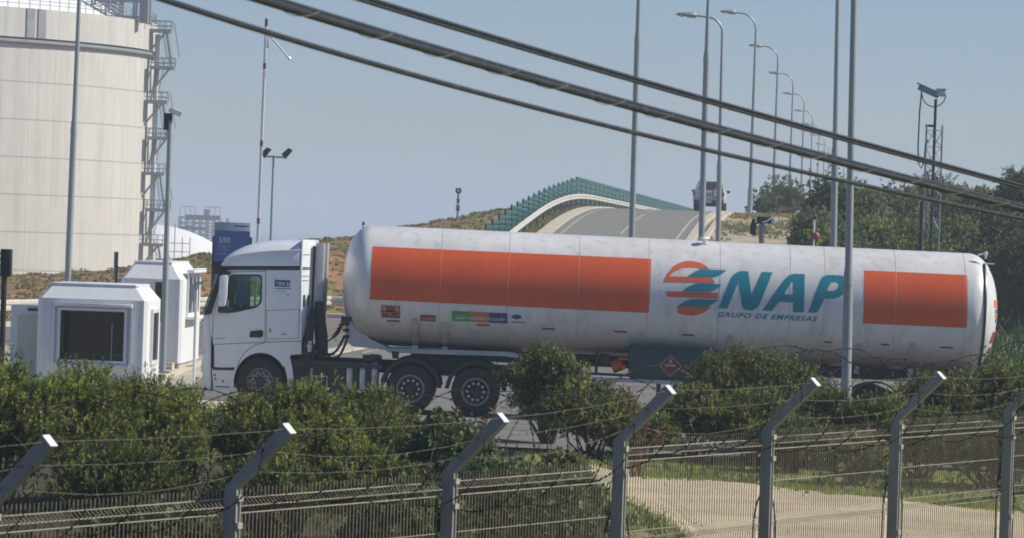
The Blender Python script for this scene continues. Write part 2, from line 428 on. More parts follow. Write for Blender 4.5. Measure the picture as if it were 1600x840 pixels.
# ------------------------------------------------------------------ setting
def grid_mesh(name, xs, ys, zf, mat, kind='structure'):
    X, Y = np.meshgrid(xs, ys); Z = zf(X, Y)
    V = np.stack([X, Y, Z], -1).reshape(-1, 3); nx, ny = len(xs), len(ys)
    i = np.arange((ny - 1) * (nx - 1)); r, c = i // (nx - 1), i % (nx - 1); a = r * nx + c
    F = np.stack([a, a + 1, a + nx + 1, a + nx], 1)
    me = bpy.data.meshes.new(name); me.from_pydata(V.tolist(), [], F.tolist())
    me.polygons.foreach_set('use_smooth', [True] * len(F))
    o = link(name, me, mat); tag(o, kind=kind); return o
def fnoise(X, Y):
    return (.10 * np.sin(X * .9 + 1.3 * np.sin(Y * .37)) * np.cos(Y * .31 + X * .2) + .07 * np.sin(X * 2.3 + Y * 1.1) * np.sin(Y * .8 - X * .6))
def terrain(X, Y):
    z = ground(X, Y); d = np.abs(X - Cx(Y))
    amp = np.where(Y > 175, sstep(6, 10, d) * 1.3, np.where(Y < 76, .22, 0)) * (1 - sstep(500, 600, Y))
    return z + fnoise(X, Y) * amp
xs = np.concatenate([np.linspace(-1500, -80, 14), np.arange(-78, -34, 4), np.arange(-34, 50, .8), np.arange(50, 90, 5), np.linspace(95, 1500, 14)])
ys = np.concatenate([np.linspace(-60, 18, 14), np.arange(20, 78, 1.0), np.arange(78, 170, 3), np.arange(170, 262, 1.2), np.arange(264, 420, 8), np.linspace(430, 1300, 24)])
grid_mesh('ground', xs, ys, terrain, 'ground_soil')

grid_mesh('sea', np.linspace(-7000, 7000, 8), np.linspace(900, 12000, 8), lambda X, Y: 0 * X - 12.0, 'sea_water')

# plaza road
bx = np.array([-75, -15, -9, -3, 2, 7, 11, 15., 45.])
def plaza():
    xs_ = sorted(set(list(bx) + [-30, -27, -24, -21, -18, -12, -7.6, -6, -1])); V = []; N = 10
    for x in xs_:
        y1 = float(Yfoot(x)) - 3
        for k in range(N + 1): V.append((x, 77 + (y1 - 77) * k / N, float(tilt(x))))
    F = [(i * (N + 1) + k, (i + 1) * (N + 1) + k, (i + 1) * (N + 1) + k + 1, i * (N + 1) + k + 1) for i in range(len(xs_) - 1) for k in range(N)]
    tag(MB().poly(V, F).build('road', 'asphalt'), kind='structure')
plaza()
# ramp road, its gutters and lines
def strip(name, o0, o1, dz, mat, y0=126, y1=620, dash=None, th=None):
    mb = MB(); Ys = list(np.arange(y0, min(y1, 270), 2.0)) + list(np.arange(270, y1 + 1, 10))
    segs = [Ys] if not dash else [[a, a + dash[0] / 2, a + dash[0]] for a in np.arange(y0, min(y1, 300), dash[0] + dash[1])]
    for S in segs:
        V = []
        for y in S:
            z = float(hr(y)) + dz
            V += [(float(Cx(y)) + o0, y, z), (float(Cx(y)) + o1, y, z)]
            if th: V += [(float(Cx(y)) + o0, y, z - th), (float(Cx(y)) + o1, y, z - th)]
        k = 4 if th else 2; F = []
        for i in range(len(S) - 1):
            a = i * k; F.append((a, a + 1, a + k + 1, a + k))
            if th: F += [(a, a + k, a + k + 2, a + 2), (a + 1, a + 3, a + k + 3, a + k + 1)]
        mb.poly(V, F)
    return tag(mb.build(name, mat), kind='structure')
strip('ramp_road', -3.35, 3.35, 0, 'asphalt_ramp')
strip('ramp_line', -2.95, -2.83, .006, 'paint_line', dash=(2.6, .5))
strip('ramp_line', 2.83, 2.95, .006, 'paint_line')
strip('ramp_line', -.05, .05, .006, 'paint_line', dash=(9, 3))
strip('kerb', -4.05, -3.352, .07, 'kerb_concrete', th=.25)
strip('kerb', 3.352, 3.75, .05, 'kerb_concrete', th=.25)
strip('kerb', 4.1, 4.35, .05, 'kerb_concrete', th=.25)
# kerb at the foot of the hill, and the lines of the lower road
def slabs(name, mat, quads, dz, th=0):
    mb = MB()
    for q in quads:
        V = [(x, y, float(tilt(x)) + dz) for x, y in q]
        if th:
            n = len(V); V2 = [(x, y, z - th) for x, y, z in V]
            mb.poly(V + V2, [tuple(range(n))] + [(i, (i + 1) % n, (i + 1) % n + n, i + n) for i in range(n)])
        else: mb.poly(V, [tuple(range(len(V)))])
    return tag(mb.build(name, mat), kind='structure')
brk = [-75, -15, -9, -3, 3]
kx = [-75, -30, -24, -21, -18, -15, -12, -9, -7.6, -3, 3]
slabs('kerb', 'kerb_concrete', [[(a, float(Yfoot(a)) - 3.6), (b, float(Yfoot(b)) - 3.6), (b, float(Yfoot(b)) - 2.2), (a, float(Yfoot(a)) - 2.2)] for a, b in zip(kx[:-1], kx[1:])], .16, .25)
brk2 = [-75, -15, -9, -3, 2, 7, 11, 15, 45]
slabs('road_line', 'paint_line', [[(brk2[i], 85.3), (brk2[i + 1], 85.3), (brk2[i + 1], 85.42), (brk2[i], 85.42)] for i in range(8)], .005)
slabs('road_joint', 'black_plastic', [[(brk2[i], 111), (brk2[i + 1], 111), (brk2[i + 1], 111.25), (brk2[i], 111.25)] for i in range(8)], .005)
0 and slabs('kerb', 'kerb_concrete', [[(brk2[i], 77.0), (brk2[i + 1], 77.0), (brk2[i + 1], 77.35), (brk2[i], 77.35)] for i in range(8)], .10, .2)
# pale concrete apron and island by the kiosks
slabs('pavement', 'plaza_concrete', [[(-60, 82.2), (-15, 82.2), (-15, 120), (-60, 120)], [(-15, 82.2), (-9, 82.2), (-9, 120), (-15, 120)], [(-9, 82.2), (-7.0, 82.2), (-7.9, 120), (-9, 120)]], .006)
slabs('traffic_island', 'kerb_concrete', [[(-14, 84.0), (-9, 84.0), (-9, 87.6), (-14, 87.6)], [(-9, 84.0), (-4.9, 84.0), (-4.5, 84.6), (-4.5, 87.0), (-5.0, 87.6), (-9, 87.6)]], .13, .2)
slabs('traffic_island', 'kerb_concrete', [[(-15, 100.3), (-9, 100.3), (-9, 112), (-15, 112)], [(-9, 100.3), (-8.15, 100.3), (-8.15, 112), (-9, 112)]], .14, .2)
# sandy track between the bushes and the road
def track():
    far = [(810, 706, 75.5), (900, 716, 73.5), (980, 730, 71), (1100, 736, 70), (1200, 744, 69), (1400, 762, 67), (1600, 779, 65.5), (1900, 800, 64), (4200, 850, 60)]
    P = [at(a, b, y) for a, b, y in far]
    fx = [p.x for p in P]; fy = [p.y for p in P]
    nr = [(810, 707.5, 75.0), (900, 735, 70), (980, 770, 64), (1050, 805, 59), (1120, 842, 54.5), (1160, 880, 50), (1170, 940, 44)]
    Q = [at(a, b, y) for a, b, y in nr]; qx = [q.x for q in Q]; qy = [q.y for q in Q]
    xs_ = list(np.arange(P[0].x + .02, 30, .25)); V = []; N = 24
    for x in xs_:
        y1 = np.interp(x, fx, fy) + .25 * math.sin(x * 1.7) + .12 * math.sin(x * 4.1 + 1)
        y0 = max(np.interp(x, qx, qy), 40) + .4 * math.sin(x * 2.1 + 2) + .15 * math.sin(x * 6.3)
        y0 = min(y0, y1 - .05)
        for k in range(N + 1):
            y = y0 + (y1 - y0) * k / N; V.append((x, y, float(terrain(np.array(x), np.array(y))) + .03))
    F = [(i * (N + 1) + k, (i + 1) * (N + 1) + k, (i + 1) * (N + 1) + k + 1, i * (N + 1) + k + 1) for i in range(len(xs_) - 1) for k in range(N)]
    tag(MB().poly(V, F, True).build('path', 'sand'), kind='structure')
track()

# ------------------------------------------------------------------ storage tank
def storage_tank():
    cx, cyy, Rr = -75.2, 430.0, 37.9
    t = empty('storage_tank', (cx, cyy, -.5), 0, 'huge pale concrete storage tank with white dome and railing round its rim', 'storage tank')
    H = 24.1
    MB().lathe([(Rr, -6), (Rr, 20.6), (Rr + .1, 20.7)], n=160).build('wall', 'silo_concrete', t)
    MB().lathe([(Rr + .1, 21.3), (Rr + .35, 21.3), (Rr + .35, H), (Rr - .4, H), (Rr - 1.5, H - .42)], n=160).build('parapet', 'silo_concrete', t)
    MB().lathe([(Rr, 20.7), (Rr + .5, 20.85), (Rr + .5, 21.1), (Rr, 21.12)], n=160).build('ring_walkway', 'steel_grey', t)
    prof = []
    for k in range(13):
        a = k / 12; r = (Rr - 1.2) * (1 - a); prof.append((r, H - .4 + 11.0 * (1 - (r / (Rr - 1.2)) ** 2)))
    MB().lathe(prof, n=96).build('dome_roof', 'dome_white', t)
    mb = MB()
    for h in (.45, .8, 1.15):
        mb.tube([((Rr + .1) * math.cos(a), (Rr + .1) * math.sin(a), H + h) for a in np.linspace(-2.6, .6, 120)], .035, 4)
    for a in np.linspace(-2.6, .6, 92):
        mb.tube([((Rr + .1) * math.cos(a), (Rr + .1) * math.sin(a), H - .05), ((Rr + .1) * math.cos(a), (Rr + .1) * math.sin(a), H + 1.15)], .04, 4)
    mb.build('railing', 'steel_grey', t)
    # recessed dark pilasters in the parapet
    mb = MB()
    for a in (-.738, -.700):
        c, s = math.cos(a), math.sin(a)
        mb.box(((Rr + .38) * c, (Rr + .38) * s, 22.7), (.18, 1.0, 2.8), a)
    mb.build('pilaster', 'steel_grey', t)
    # stair landings up the right edge
    a0 = -.10
    for i, (lx0, lx1, pz) in enumerate([(228, 268, 48), (235, 273, 106), (222, 262, 159), (231, 267, 216), (219, 257, 271), (228, 265, 328), (216, 255, 382)]):
        Y = 426.0; A = at(lx0, pz, Y); B = at(lx1, pz + (lx1 - lx0) * .033, Y); z = A.z + .5; x0 = A.x - cx; x1 = B.x - cx
        m = MB(); y = Y - cyy
        m.box(((x0 + x1) / 2, y, z), (x1 - x0, 2.0, .32))
        lo = m.build('landing', 'steel_grey', t)
        for yy in (y - 1, y + 1):
            m = MB()
            for h in (.5, 1.0): m.tube([(x0, yy, z + h), (x1, yy, z + h)], .045, 4)
            for q in np.linspace(x0, x1, 5): m.tube([(q, yy, z), (q, yy, z + 1.05)], .045, 4)
            m.build('railing', 'steel_grey', t)
        m = MB(); m.tube([(x1 - .5, y - .6, z - .1), (x0 + .2, y - .6, z - 2.5)], .11, 6); m.tube([(x0 + .1, y - .6, z), (x0 + .1, y - .6, z - 2.6)], .09, 6)
        m.build('brace', 'steel_grey', t)
        m = MB()     # stair flight down to the next landing
        sx0 = x1 - .2 if i % 2 == 0 else x0 + 1.0; sx1 = sx0 + (.6 if i % 2 == 0 else -.6)
        n = 14; dz = 3.5
        for yy in (y + .2, y + .9): m.tube([(sx0 - .35, yy, z), (sx1 - .35, yy, z - dz)], .07, 4)
        for k in range(n): m.box((sx0 - .35 + (sx1 - sx0) * k / n, y + .55, z - dz * k / n), (.5, .8, .05))
        m.tube([(sx0 + .4, y + .9, z + .9), (sx1 + .4, y + .9, z - dz + .9)], .05, 4)
        m.tube([(sx0 - .9, y + .9, z + .9), (sx1 - .9, y + .9, z - dz + .9)], .05, 4)
        m.build('stair_flight', 'steel_grey', t)
    m = MB(); m.tube([(38.6, -3, 0), (38.6, -3, 23.0)], .28, 8); m.build('riser_pipe', 'dome_white', t)
    # steel frame standing on the roof
    m = MB(); A = at(168, 25, 420)
    bx_, by_, bz = A.x - cx, -10, 23.8
    for ix in range(5):
        for iy in (0, 3): m.tube([(bx_ - 1.6 + ix * 1.4, by_ + iy, bz), (bx_ - 1.6 + ix * 1.4, by_ + iy, bz + 14)], .13, 5)
    for k in range(9):
        for iy in (0, 3):
            m.tube([(bx_ - 1.6, by_ + iy, bz + k * 1.6 + .6), (bx_ + 4.0, by_ + iy, bz + k * 1.6 + .6)], .10, 4)
            m.tube([(bx_ - 1.6, by_ + iy, bz + k * 1.6 + (0 if k % 2 else 1.4)), (bx_ + 4.0, by_ + iy, bz + k * 1.6 + (1.4 if k % 2 else 0))], .08, 4)
    for k in range(6): m.tube([(bx_ - 4.5 - k * .3, by_ + 1, bz + 4.2 + k * .45), (bx_ + 1.5, by_ + 1, bz + .5 + k * .45)], .14, 4)
    m.box((bx_ + 3.6, by_ + .5, bz + 7), (.9, .9, 14)); m.build('roof_gantry', 'steel_grey', t)
storage_tank()
def second_dome():
    c = at(240, 351, 620); t = empty('domed_tank', (c.x, 620, 0), 0, 'low white domed tank roof beyond the stairs of the concrete tank', 'storage tank')
    top = c.z; r = 15.0; prof = []
    for k in range(17):
        q = r * (1 - k / 16); prof.append((q, top - 7.0 * (q / r) ** 2))
    MB().lathe(prof, n=72).build('roof', 'dome_white', t)
    MB().lathe([(r, -7), (r, top - 7.0)], n=72).build('wall', 'silo_concrete', t)
    m = MB(); zt = at(300, 372, 604).z
    for px in (262, 272, 284, 296):
        A = at(px, 405, 604); m.tube([(A.x - c.x, -16, A.z - 3), (A.x - c.x, -16, zt + (2.0 if px == 272 else 0))], .08, 4)
    A, B = at(262, 380, 604), at(296, 380, 604)
    for k in (0, 1.2, 2.2): m.tube([(A.x - c.x, -16, A.z - k), (B.x - c.x, -16, A.z - k)], .07, 4)
    m.build('access_frame', 'steel_grey', t)
second_dome()
def process_frame():
    A, B = at(279, 362, 800), at(343, 362, 800); t = empty('process_structure', ((A.x + B.x) / 2, 800, 0), 0, 'hazy steel process structure with tan decks far behind the white dome', 'industrial structure')
    wd = B.x - A.x; z0, z1 = -6, at(310, 340, 800).z; m = MB()
    for i in range(8):
        for y in (0, 5): m.tube([(-wd / 2 + wd * i / 6, y, z0), (-wd / 2 + wd * i / 6, y, z1)], .16, 4)
    for k in range(9):
        z = z1 - k * 1.1; m.tube([(-wd / 2, 0, z), (wd / 2, 0, z)], .13, 4)
        m.tube([(-wd / 2, 0, z), (wd / 2, 0, z - 2.2)], .09, 4); m.tube([(wd / 2, 0, z), (-wd / 2, 0, z - 2.2)], .09, 4)
    m.build('frame', 'steel_grey', t)
    m = MB(); m.box((.6, 2.5, z1), (wd * .86, 5, .9)); m.box((-1.5, 2.5, z1 - 2.1), (wd * .6, 5, .6)); m.box((1.2, 2.5, z1 + .9), (1.0, 2, 1.3)); m.build('deck', 'steel_tan', t)
    for x0, x1 in ((-wd / 2 + .2, -.8), (1.0, wd / 2)):
        m = MB()
        m.tube([(x0, 0, z1 + 2.0), (x1, 0, z1 + 2.0)], .07, 4)
        for q in np.linspace(x0, x1, 4): m.tube([(q, 0, z1), (q, 0, z1 + 2.0)], .06, 4)
        m.build('railing', 'steel_tan', t)
process_frame()

# ------------------------------------------------------------------ ramp barrier, guardrails
def green_barrier():
    t = empty('noise_barrier', (float(Cx(200)) - 5.1, 200, 3.3), 0, 'stepped dark green panel barrier along the left edge of the ramp', 'barrier')
    off = (float(Cx(200)) - 5.1, 200, 3.3); y = 176.0; k = 0; ang = math.atan(.0859)
    while y < 440 and k < 90:
        L = 3.3 if y < 244 else 4.2
        x0, x1 = float(Cx(y)) - 5.1, float(Cx(y + L)) - 5.1
        zt = float(np.interp(y + L * .5, [176, 195, 207, 227, 251, 402, 500], [2.9, 4.16, 5.1, 6.17, 7.2, 6.6, 6.3])); zb = float(hr(y + L * .5)) - .3
        m = MB(); dx, dy = x1 - x0, L; q = Vector((dx, dy, 0)).normalized(); nrm = Vector((q.y, -q.x, 0))
        rows = 7; hh = (zt - zb) / rows
        for r_ in range(rows):      # profiled sheet: each course a shallow V
            za, zb_ = zb + r_ * hh, zb + (r_ + 1) * hh; zm = (za + zb_) / 2
            P = []
            for (X, Y_) in ((x0, y), (x1, y + L - .02)):
                for (z_, o_) in ((za + .01, .0), (zm, .025), (zb_ - .01, .0), (zb_ - .01, -.06), (za + .01, -.06)):
                    P.append((X + nrm.x * o_, Y_ + nrm.y * o_, z_))
            m.poly(P, [(0, 1, 6, 5), (1, 2, 7, 6), (2, 3, 8, 7), (3, 4, 9, 8), (4, 0, 5, 9), (0, 4, 3, 2, 1), (5, 6, 7, 8, 9)])
        m.box((x0, y, (zt + zb) / 2 + .02), (.06, .08, zt - zb + .05 - (.24 if y > 236 else 0)), -ang)
        m.build('barrier_panel', 'green_paint', t, shift=off); y += L; k += 1
green_barrier()
def w_beam(m, P, zoff=.0, h=.31, face=1):
    """corrugated guardrail beam through points; face = side of the corrugation"""
    prof = [(-.5, .0), (-.36, .07), (-.14, .07), (0, .0), (.14, .07), (.36, .07), (.5, .0)]
    V = []; n = len(prof)
    for i, p in enumerate(P):
        a = Vector(P[max(i - 1, 0)]); b = Vector(P[min(i + 1, len(P) - 1)]); q = (b - a); q.z = 0; q.normalize(); nn = Vector((q.y, -q.x, 0)) * face
        for (zz, o_) in prof: V.append((p[0] + nn.x * o_, p[1] + nn.y * o_, p[2] + zz * h))
    F = [(i * n + k, i * n + k + 1, (i + 1) * n + k + 1, (i + 1) * n + k) for i in range(len(P) - 1) for k in range(n - 1)]
    m.poly(V, F)
def guardrail_ramp():
    off = (float(Cx(200)) - 4.5, 200, 3.3); t = empty('guardrail', off, 0, 'curving steel guardrail in front of the green barrier on the ramp', 'guardrail')
    P = [(float(Cx(y)) - 4.55, y, float(hr(y)) + .62) for y in list(np.arange(168, 270, 2.0)) + list(np.arange(270, 420, 8))]
    m = MB(); w_beam(m, P); m.build('rail_beam', 'guard_steel', t, shift=off)
    for y in np.arange(168, 300, 4.0):
        m = MB(); x = float(Cx(y)) - 4.68; z = float(hr(y)); m.box((x, y, z + .2), (.12, .16, 1.1)); m.build('post', 'galvanised', t, shift=off)
guardrail_ramp()
def guardrail_low():
    off = (-14, 158, .2); t = empty('guardrail', off, 0, 'straight steel guardrail along the kerb at the foot of the hillside', 'guardrail')
    P = [(x, float(Yfoot(x)) - .4, max(float(tilt(x)), gz(x, float(Yfoot(x)) - .4)) + .64) for x in list(np.arange(-30, -7, .8)) + [-6.5, -4, -1, 2]]
    m = MB(); w_beam(m, P, h=.42); m.build('rail_beam', 'guard_steel', t, shift=off)
    for x in list(np.arange(-21.5, -7.7, 1.03)) + [-4, -.5]:
        y = float(Yfoot(x)); m = MB(); m.box((x - .1, y - .3, float(tilt(x)) + .35), (.12, .14, .9)); m.build('post', 'galvanised', t, shift=off)
guardrail_low()

# ------------------------------------------------------------------ masts and lamps
def mast(name, top, bot, Y, r0_, r1_, label, cat, group=None, joint=None, head=True, mat='mast_paint', base_z=None, arm=2.0, ext=2.2, rad=.55):
    """straight stepped pole through two surveyed points, carried down to the ground and up to its lantern"""
    A, B = at(top[0], top[1], Y), at(bot[0], bot[1], Y); d = (A - B).normalized()
    g = float(tilt(B.x)) if Y < 174 and base_z is None else (base_z if base_z is not None else gz(B.x, Y))
    G = B + d * ((g - B.z) / d.z); t = empty(name, G, 0, label, cat, group)
    L = (A - G).length; top_l = L + (ext if head else 0)
    jl = (at(joint[0], joint[1], Y) - G).length if joint else top_l * .55
    m = MB()
    m.tube([(0, 0, 0), d * .02, d * 1.2], r0_ * 1.15, 12); m.tube([d * 1.2, d * jl], r0_, 12); m.tube([d * (jl - .05), d * (jl + .25)], [r0_ * 1.12, r0_ * .9], 12)
    m.tube([d * jl, d * top_l], [r0_ * .78, r1_], 12); m.build('pole', mat, t)
    m = MB(); m.box((0, 0, .02), (r0_ * 5, r0_ * 5, .04))
    for sx in (-1, 1):
        for sy in (-1, 1): m.tube([(sx * r0_ * 2, sy * r0_ * 2, .02), (sx * r0_ * 2, sy * r0_ * 2, .1)], .02, 6)
    m.build('base_plate', 'galvanised', t)
    if head:
        P = d * top_l; m = MB()
        m.tube([P + Vector((-rad * (1 - math.cos(a)), 0, rad * math.sin(a))) for a in np.linspace(0, math.pi / 2, 7)] + [P + Vector((-arm + .8, 0, rad + .05))], r1_ * .9, 8); m.build('arm', mat, t)
        lamp_head(t, P + Vector((-arm + .8, 0, rad + .05)))
    return t
def lamp_head(t, p):
    m = MB(); secs = [(0, .07, .09, .0), (-.06, .13, .13, .01), (-.35, .17, .13, .02), (-.5, .17, .09, .035), (-.75, .13, .08, .03), (-.90, .04, .03, .03)]
    V = []; n = 10
    for (x, wy, hz, zo) in secs:
        for k in range(n):
            a = 2 * math.pi * k / n; V.append((p[0] + x, p[1] + wy * math.cos(a), p[2] + zo + hz * math.sin(a)))
    F = [(i * n + k, i * n + (k + 1) % n, (i + 1) * n + (k + 1) % n, (i + 1) * n + k) for i in range(len(secs) - 1) for k in range(n)]
    F += [tuple(range(n)), tuple(len(V) - 1 - k for k in range(n))]
    m.poly(V, F, True); h = m.build('lamp_head', 'galvanised', t)
    m = MB(); m.lathe([(0, -.13), (.08, -.115), (.135, -.05), (.14, .0)], c=(p[0] - .66, p[1], p[2] + .03), n=12); m.build('lamp_glass', 'hot_white', h, )
G1 = 'tall grey lighting masts'
mast('lighting_mast', (123.7, 0), (107.3, 400), 108, .082, .045, 'tall grey mast standing behind the near kiosk against the concrete tank', 'street lamp', G1, (114.5, 205))
mast('lighting_mast', (998, 0), (987, 368), 128, .092, .055, 'tall mast in front of the ramp between green barrier and pickup truck', 'street lamp', G1, (994.5, 65))
mast('lighting_mast', (1106.3, 8), (1096, 375), 131, .098, .05, 'tall mast that crosses the left half of the pickup truck', 'street lamp', G1, (1104, 95), ext=.15)
mast('lighting_mast', (1309, 0), (1302, 384), 120, .10, .055, 'tall mast behind the tank trailer just left of its nearest mast', 'street lamp', G1, (1304, 245))
mast('lighting_mast', (1334.5, 0), (1322.5, 585), 84, .098, .06, 'tall mast in front of the tank trailer rising between the bushes', 'street lamp', G1, (1326, 440))
mast('lighting_mast', (1128.5, 52), (1122, 370), 185, .115, .055, 'curved arm lamp post crossing the right half of the pickup truck', 'street lamp', G1, (1124.5, 260), base_z=2.0, arm=1.95, ext=0, rad=.68)
# lamp row beyond the crest
def street_lamp():
    t = empty('street_lamp', (0, 0, 0)); m = MB()
    m.tube([(0, 0, 0), (0, 0, 1.4)], .15, 12); m.tube([(0, 0, 1.4), (0, 0, 10.4)], [.12, .06], 12)
    m.build('pole', 'mast_paint', t)
    m = MB(); m.tube([Vector((-.9 * (1 - math.cos(a)), 0, 10.4 + .95 * math.sin(a))) for a in np.linspace(0, math.pi / 2, 8)] + [(-1.15, 0, 11.37)], .05, 8); m.build('arm', 'mast_paint', t)
    lamp_head(t, Vector((-1.15, 0, 11.37)))
    m = MB(); m.box((0, 0, -.05), (1.5, 1.2, .28)); m.build('base_plate', 'kerb_concrete', t)
    return t
L0 = street_lamp(); labs = ['first curved arm street lamp on the crest, its white footing in view', 'second street lamp of the row past the crest, beside the small tree', 'third street lamp of the row past the crest', 'fourth street lamp of the row past the crest', 'fifth street lamp of the row past the crest', 'sixth street lamp of the row past the crest', 'seventh street lamp of the row past the crest', 'eighth street lamp of the row past the crest', 'ninth and farthest street lamp of the row past the crest']
for k in range(9):
    Yk = 238 + 53 * k; o = L0 if k == 0 else copy_tree(L0)
    o.location = (13.3 + .0859 * 53 * k, Yk, float(ground(13.3 + .0859 * 53 * k, Yk)) + (.1 if k == 0 else .06)); tag(o, labs[k], 'street lamp', 'street lamps in a row past the crest')

def cctv_pole():
    A, B = at(266, 182, 101.5), at(254, 584, 101.5); d = (A - B).normalized(); G = B + d * ((float(tilt(B.x)) + .14 - B.z) / d.z)
    t = empty('camera_pole', G, 0, 'grey pole with a white security camera on top, in front of the far kiosk', 'security camera pole'); L = (A - G).length
    m = MB(); m.tube([(0, 0, 0), d * 2.7], .075, 12); m.tube([d * 2.7, d * L], [.065, .06], 12); m.box((0, 0, .02), (.35, .35, .04)); m.build('pole', 'mast_paint', t)
    m = MB(); P = d * L; ax = Matrix.Rotation(R(24), 3, 'Y')
    m.box(P + Vector((.12, 0, .10)), (.32, .12, .12), ax=ax); m.box(P + Vector((.14, 0, .16)), (.37, .16, .02), ax=ax); m.build('camera_housing', 'hot_white', t, bevel=.015)
    m = MB(); m.box(P + Vector((-.05, 0, -.02)), (.2, .2, .18)); m.box(P + Vector((-.09, 0, -.2)), (.12, .12, .26)); m.build('bracket', 'black_plastic', t)
cctv_pole()
def barrier_gate():
    Y = 112; A, B = at(416.5, 28, Y), at(402.5, 375, Y); d = (A - B).normalized(); G = B + d * ((float(tilt(B.x)) - B.z) / d.z)
    t = empty('barrier_gate', G, 0, 'raised red and white barrier arm rising behind the truck cab', 'barrier gate')
    L = (A - G).length; m = MB(); m.box((-.1, .3, .55), (.42, .42, 1.1)); m.build('cabinet', 'kiosk_trim', t, bevel=.02)
    ax = d.to_track_quat('Z', 'Y').to_matrix(); m = MB(); m.box(d * (L / 2 + .35), (.115, .07, L - .7), ax=ax); m.build('boom', 'boom_white', t, bevel=.01)
    m = MB()
    for yy in (70 - 28, 119, 224 + 28 - 10, 350):
        q = (at(409, yy, Y) - G).length if False else L * (1 - (yy - 28) / 450.0)
    for (ya, yb) in ((30, 42), (99, 108), (220, 229), (341, 350)):
        la = (at(416.5 - (ya - 28) * .0403, ya, Y) - G).length; lb = (at(416.5 - (yb - 28) * .0403, yb, Y) - G).length
        m.box(d * ((la + lb) / 2), (.121, .076, abs(la - lb)), ax=ax)
    m.build('red_band', 'boom_red', t)
    p = at(420, 55, Y) - G; q = at(453, 93, Y) - G; m = MB(); m.tube([p, q], .022, 6); m.tube([q - (q - p).normalized() * .05, q], .05, 8); m.tube([p + Vector((-.05, 0, .0)), p + Vector((-.02, 0, -.35))], .03, 6); m.build('hanging_prop', 'aluminium', t)
barrier_gate()
def floodlight_mast():
    Y = 165; A, B = at(427.5, 243, Y), at(423, 375, Y); d = (A - B).normalized(); G = B + d * ((float(tilt(B.x)) - B.z) / d.z)
    t = empty('floodlight_mast', G, 0, 'slim mast with two floodlights on a crossbar behind the cab', 'floodlight'); L = (A - G).length
    m = MB(); m.tube([(0, 0, 0), d * L], [.06, .04], 8); m.box((0, 0, .02), (.3, .3, .04)); m.build('pole', 'mast_paint', t)
    P = d * L; m = MB(); m.tube([P + Vector((-.38, 0, -.05)), P + Vector((.42, 0, -.07))], .035, 6); m.build('crossbar', 'mast_paint', t)
    for s in (-1, 1):
        m = MB(); ax = Matrix.Rotation(R(28), 3, 'Y'); c = P + Vector((.47 if s > 0 else -.36, 0, .14))
        m.prism([(-.10, -.16), (.13, -.22), (.2, .2), (.02, .2)], -.2, .2); m.v = [tuple(ax @ Vector(v) + c) for v in m.v]; m.build('floodlight', 'black_plastic', t, bevel=.015)
        m = MB(); m.box(c + Vector((.0, 0, -.19)), (.05, .3, .14)); m.build('bracket', 'black_plastic', t)
floodlight_mast()
def hill_sensor():
    Y = 219; B = at(715, 338, Y); g = gz(B.x, Y); t = empty('sensor_pole', (B.x, Y, g), 0, 'short pole with a dark sensor box on the orange hillside', 'sensor pole')
    h = at(715, 300, Y).z - g; m = MB(); m.tube([(0, 0, -.2), (0, 0, h)], .06, 8); m.box((0, 0, h * .45), (.2, .2, .3)); m.box((0, 0, h * .7), (.17, .17, .2)); m.build('pole', 'mast_paint', t)
    m = MB(); m.box((0, 0, h + .06), (.3, .25, .26)); m.build('sensor_box', 'black_plastic', t, bevel=.03); m = MB(); m.lathe([(.0, -.16), (.08, -.15), (.08, -.12)], 'Y', (.0, 0, h + .06), 12); m.build('lens', 'hot_white', t)
    B = at(568, 352, 216); g = gz(B.x, 216); t = empty('marker_post', (B.x, 216, g - .1), 0, 'tiny white marker post with a red cap on the hill above the tank front', 'marker post')
    m = MB(); hh = B.z - g + .2; m.tube([(0, 0, 0), (0, 0, hh)], .07, 8); m.build('post', 'hot_white', t); m = MB(); m.tube([(0, 0, hh - .1), (0, 0, hh + .06)], .085, 8); m.build('cap', 'boom_red', t)
hill_sensor()
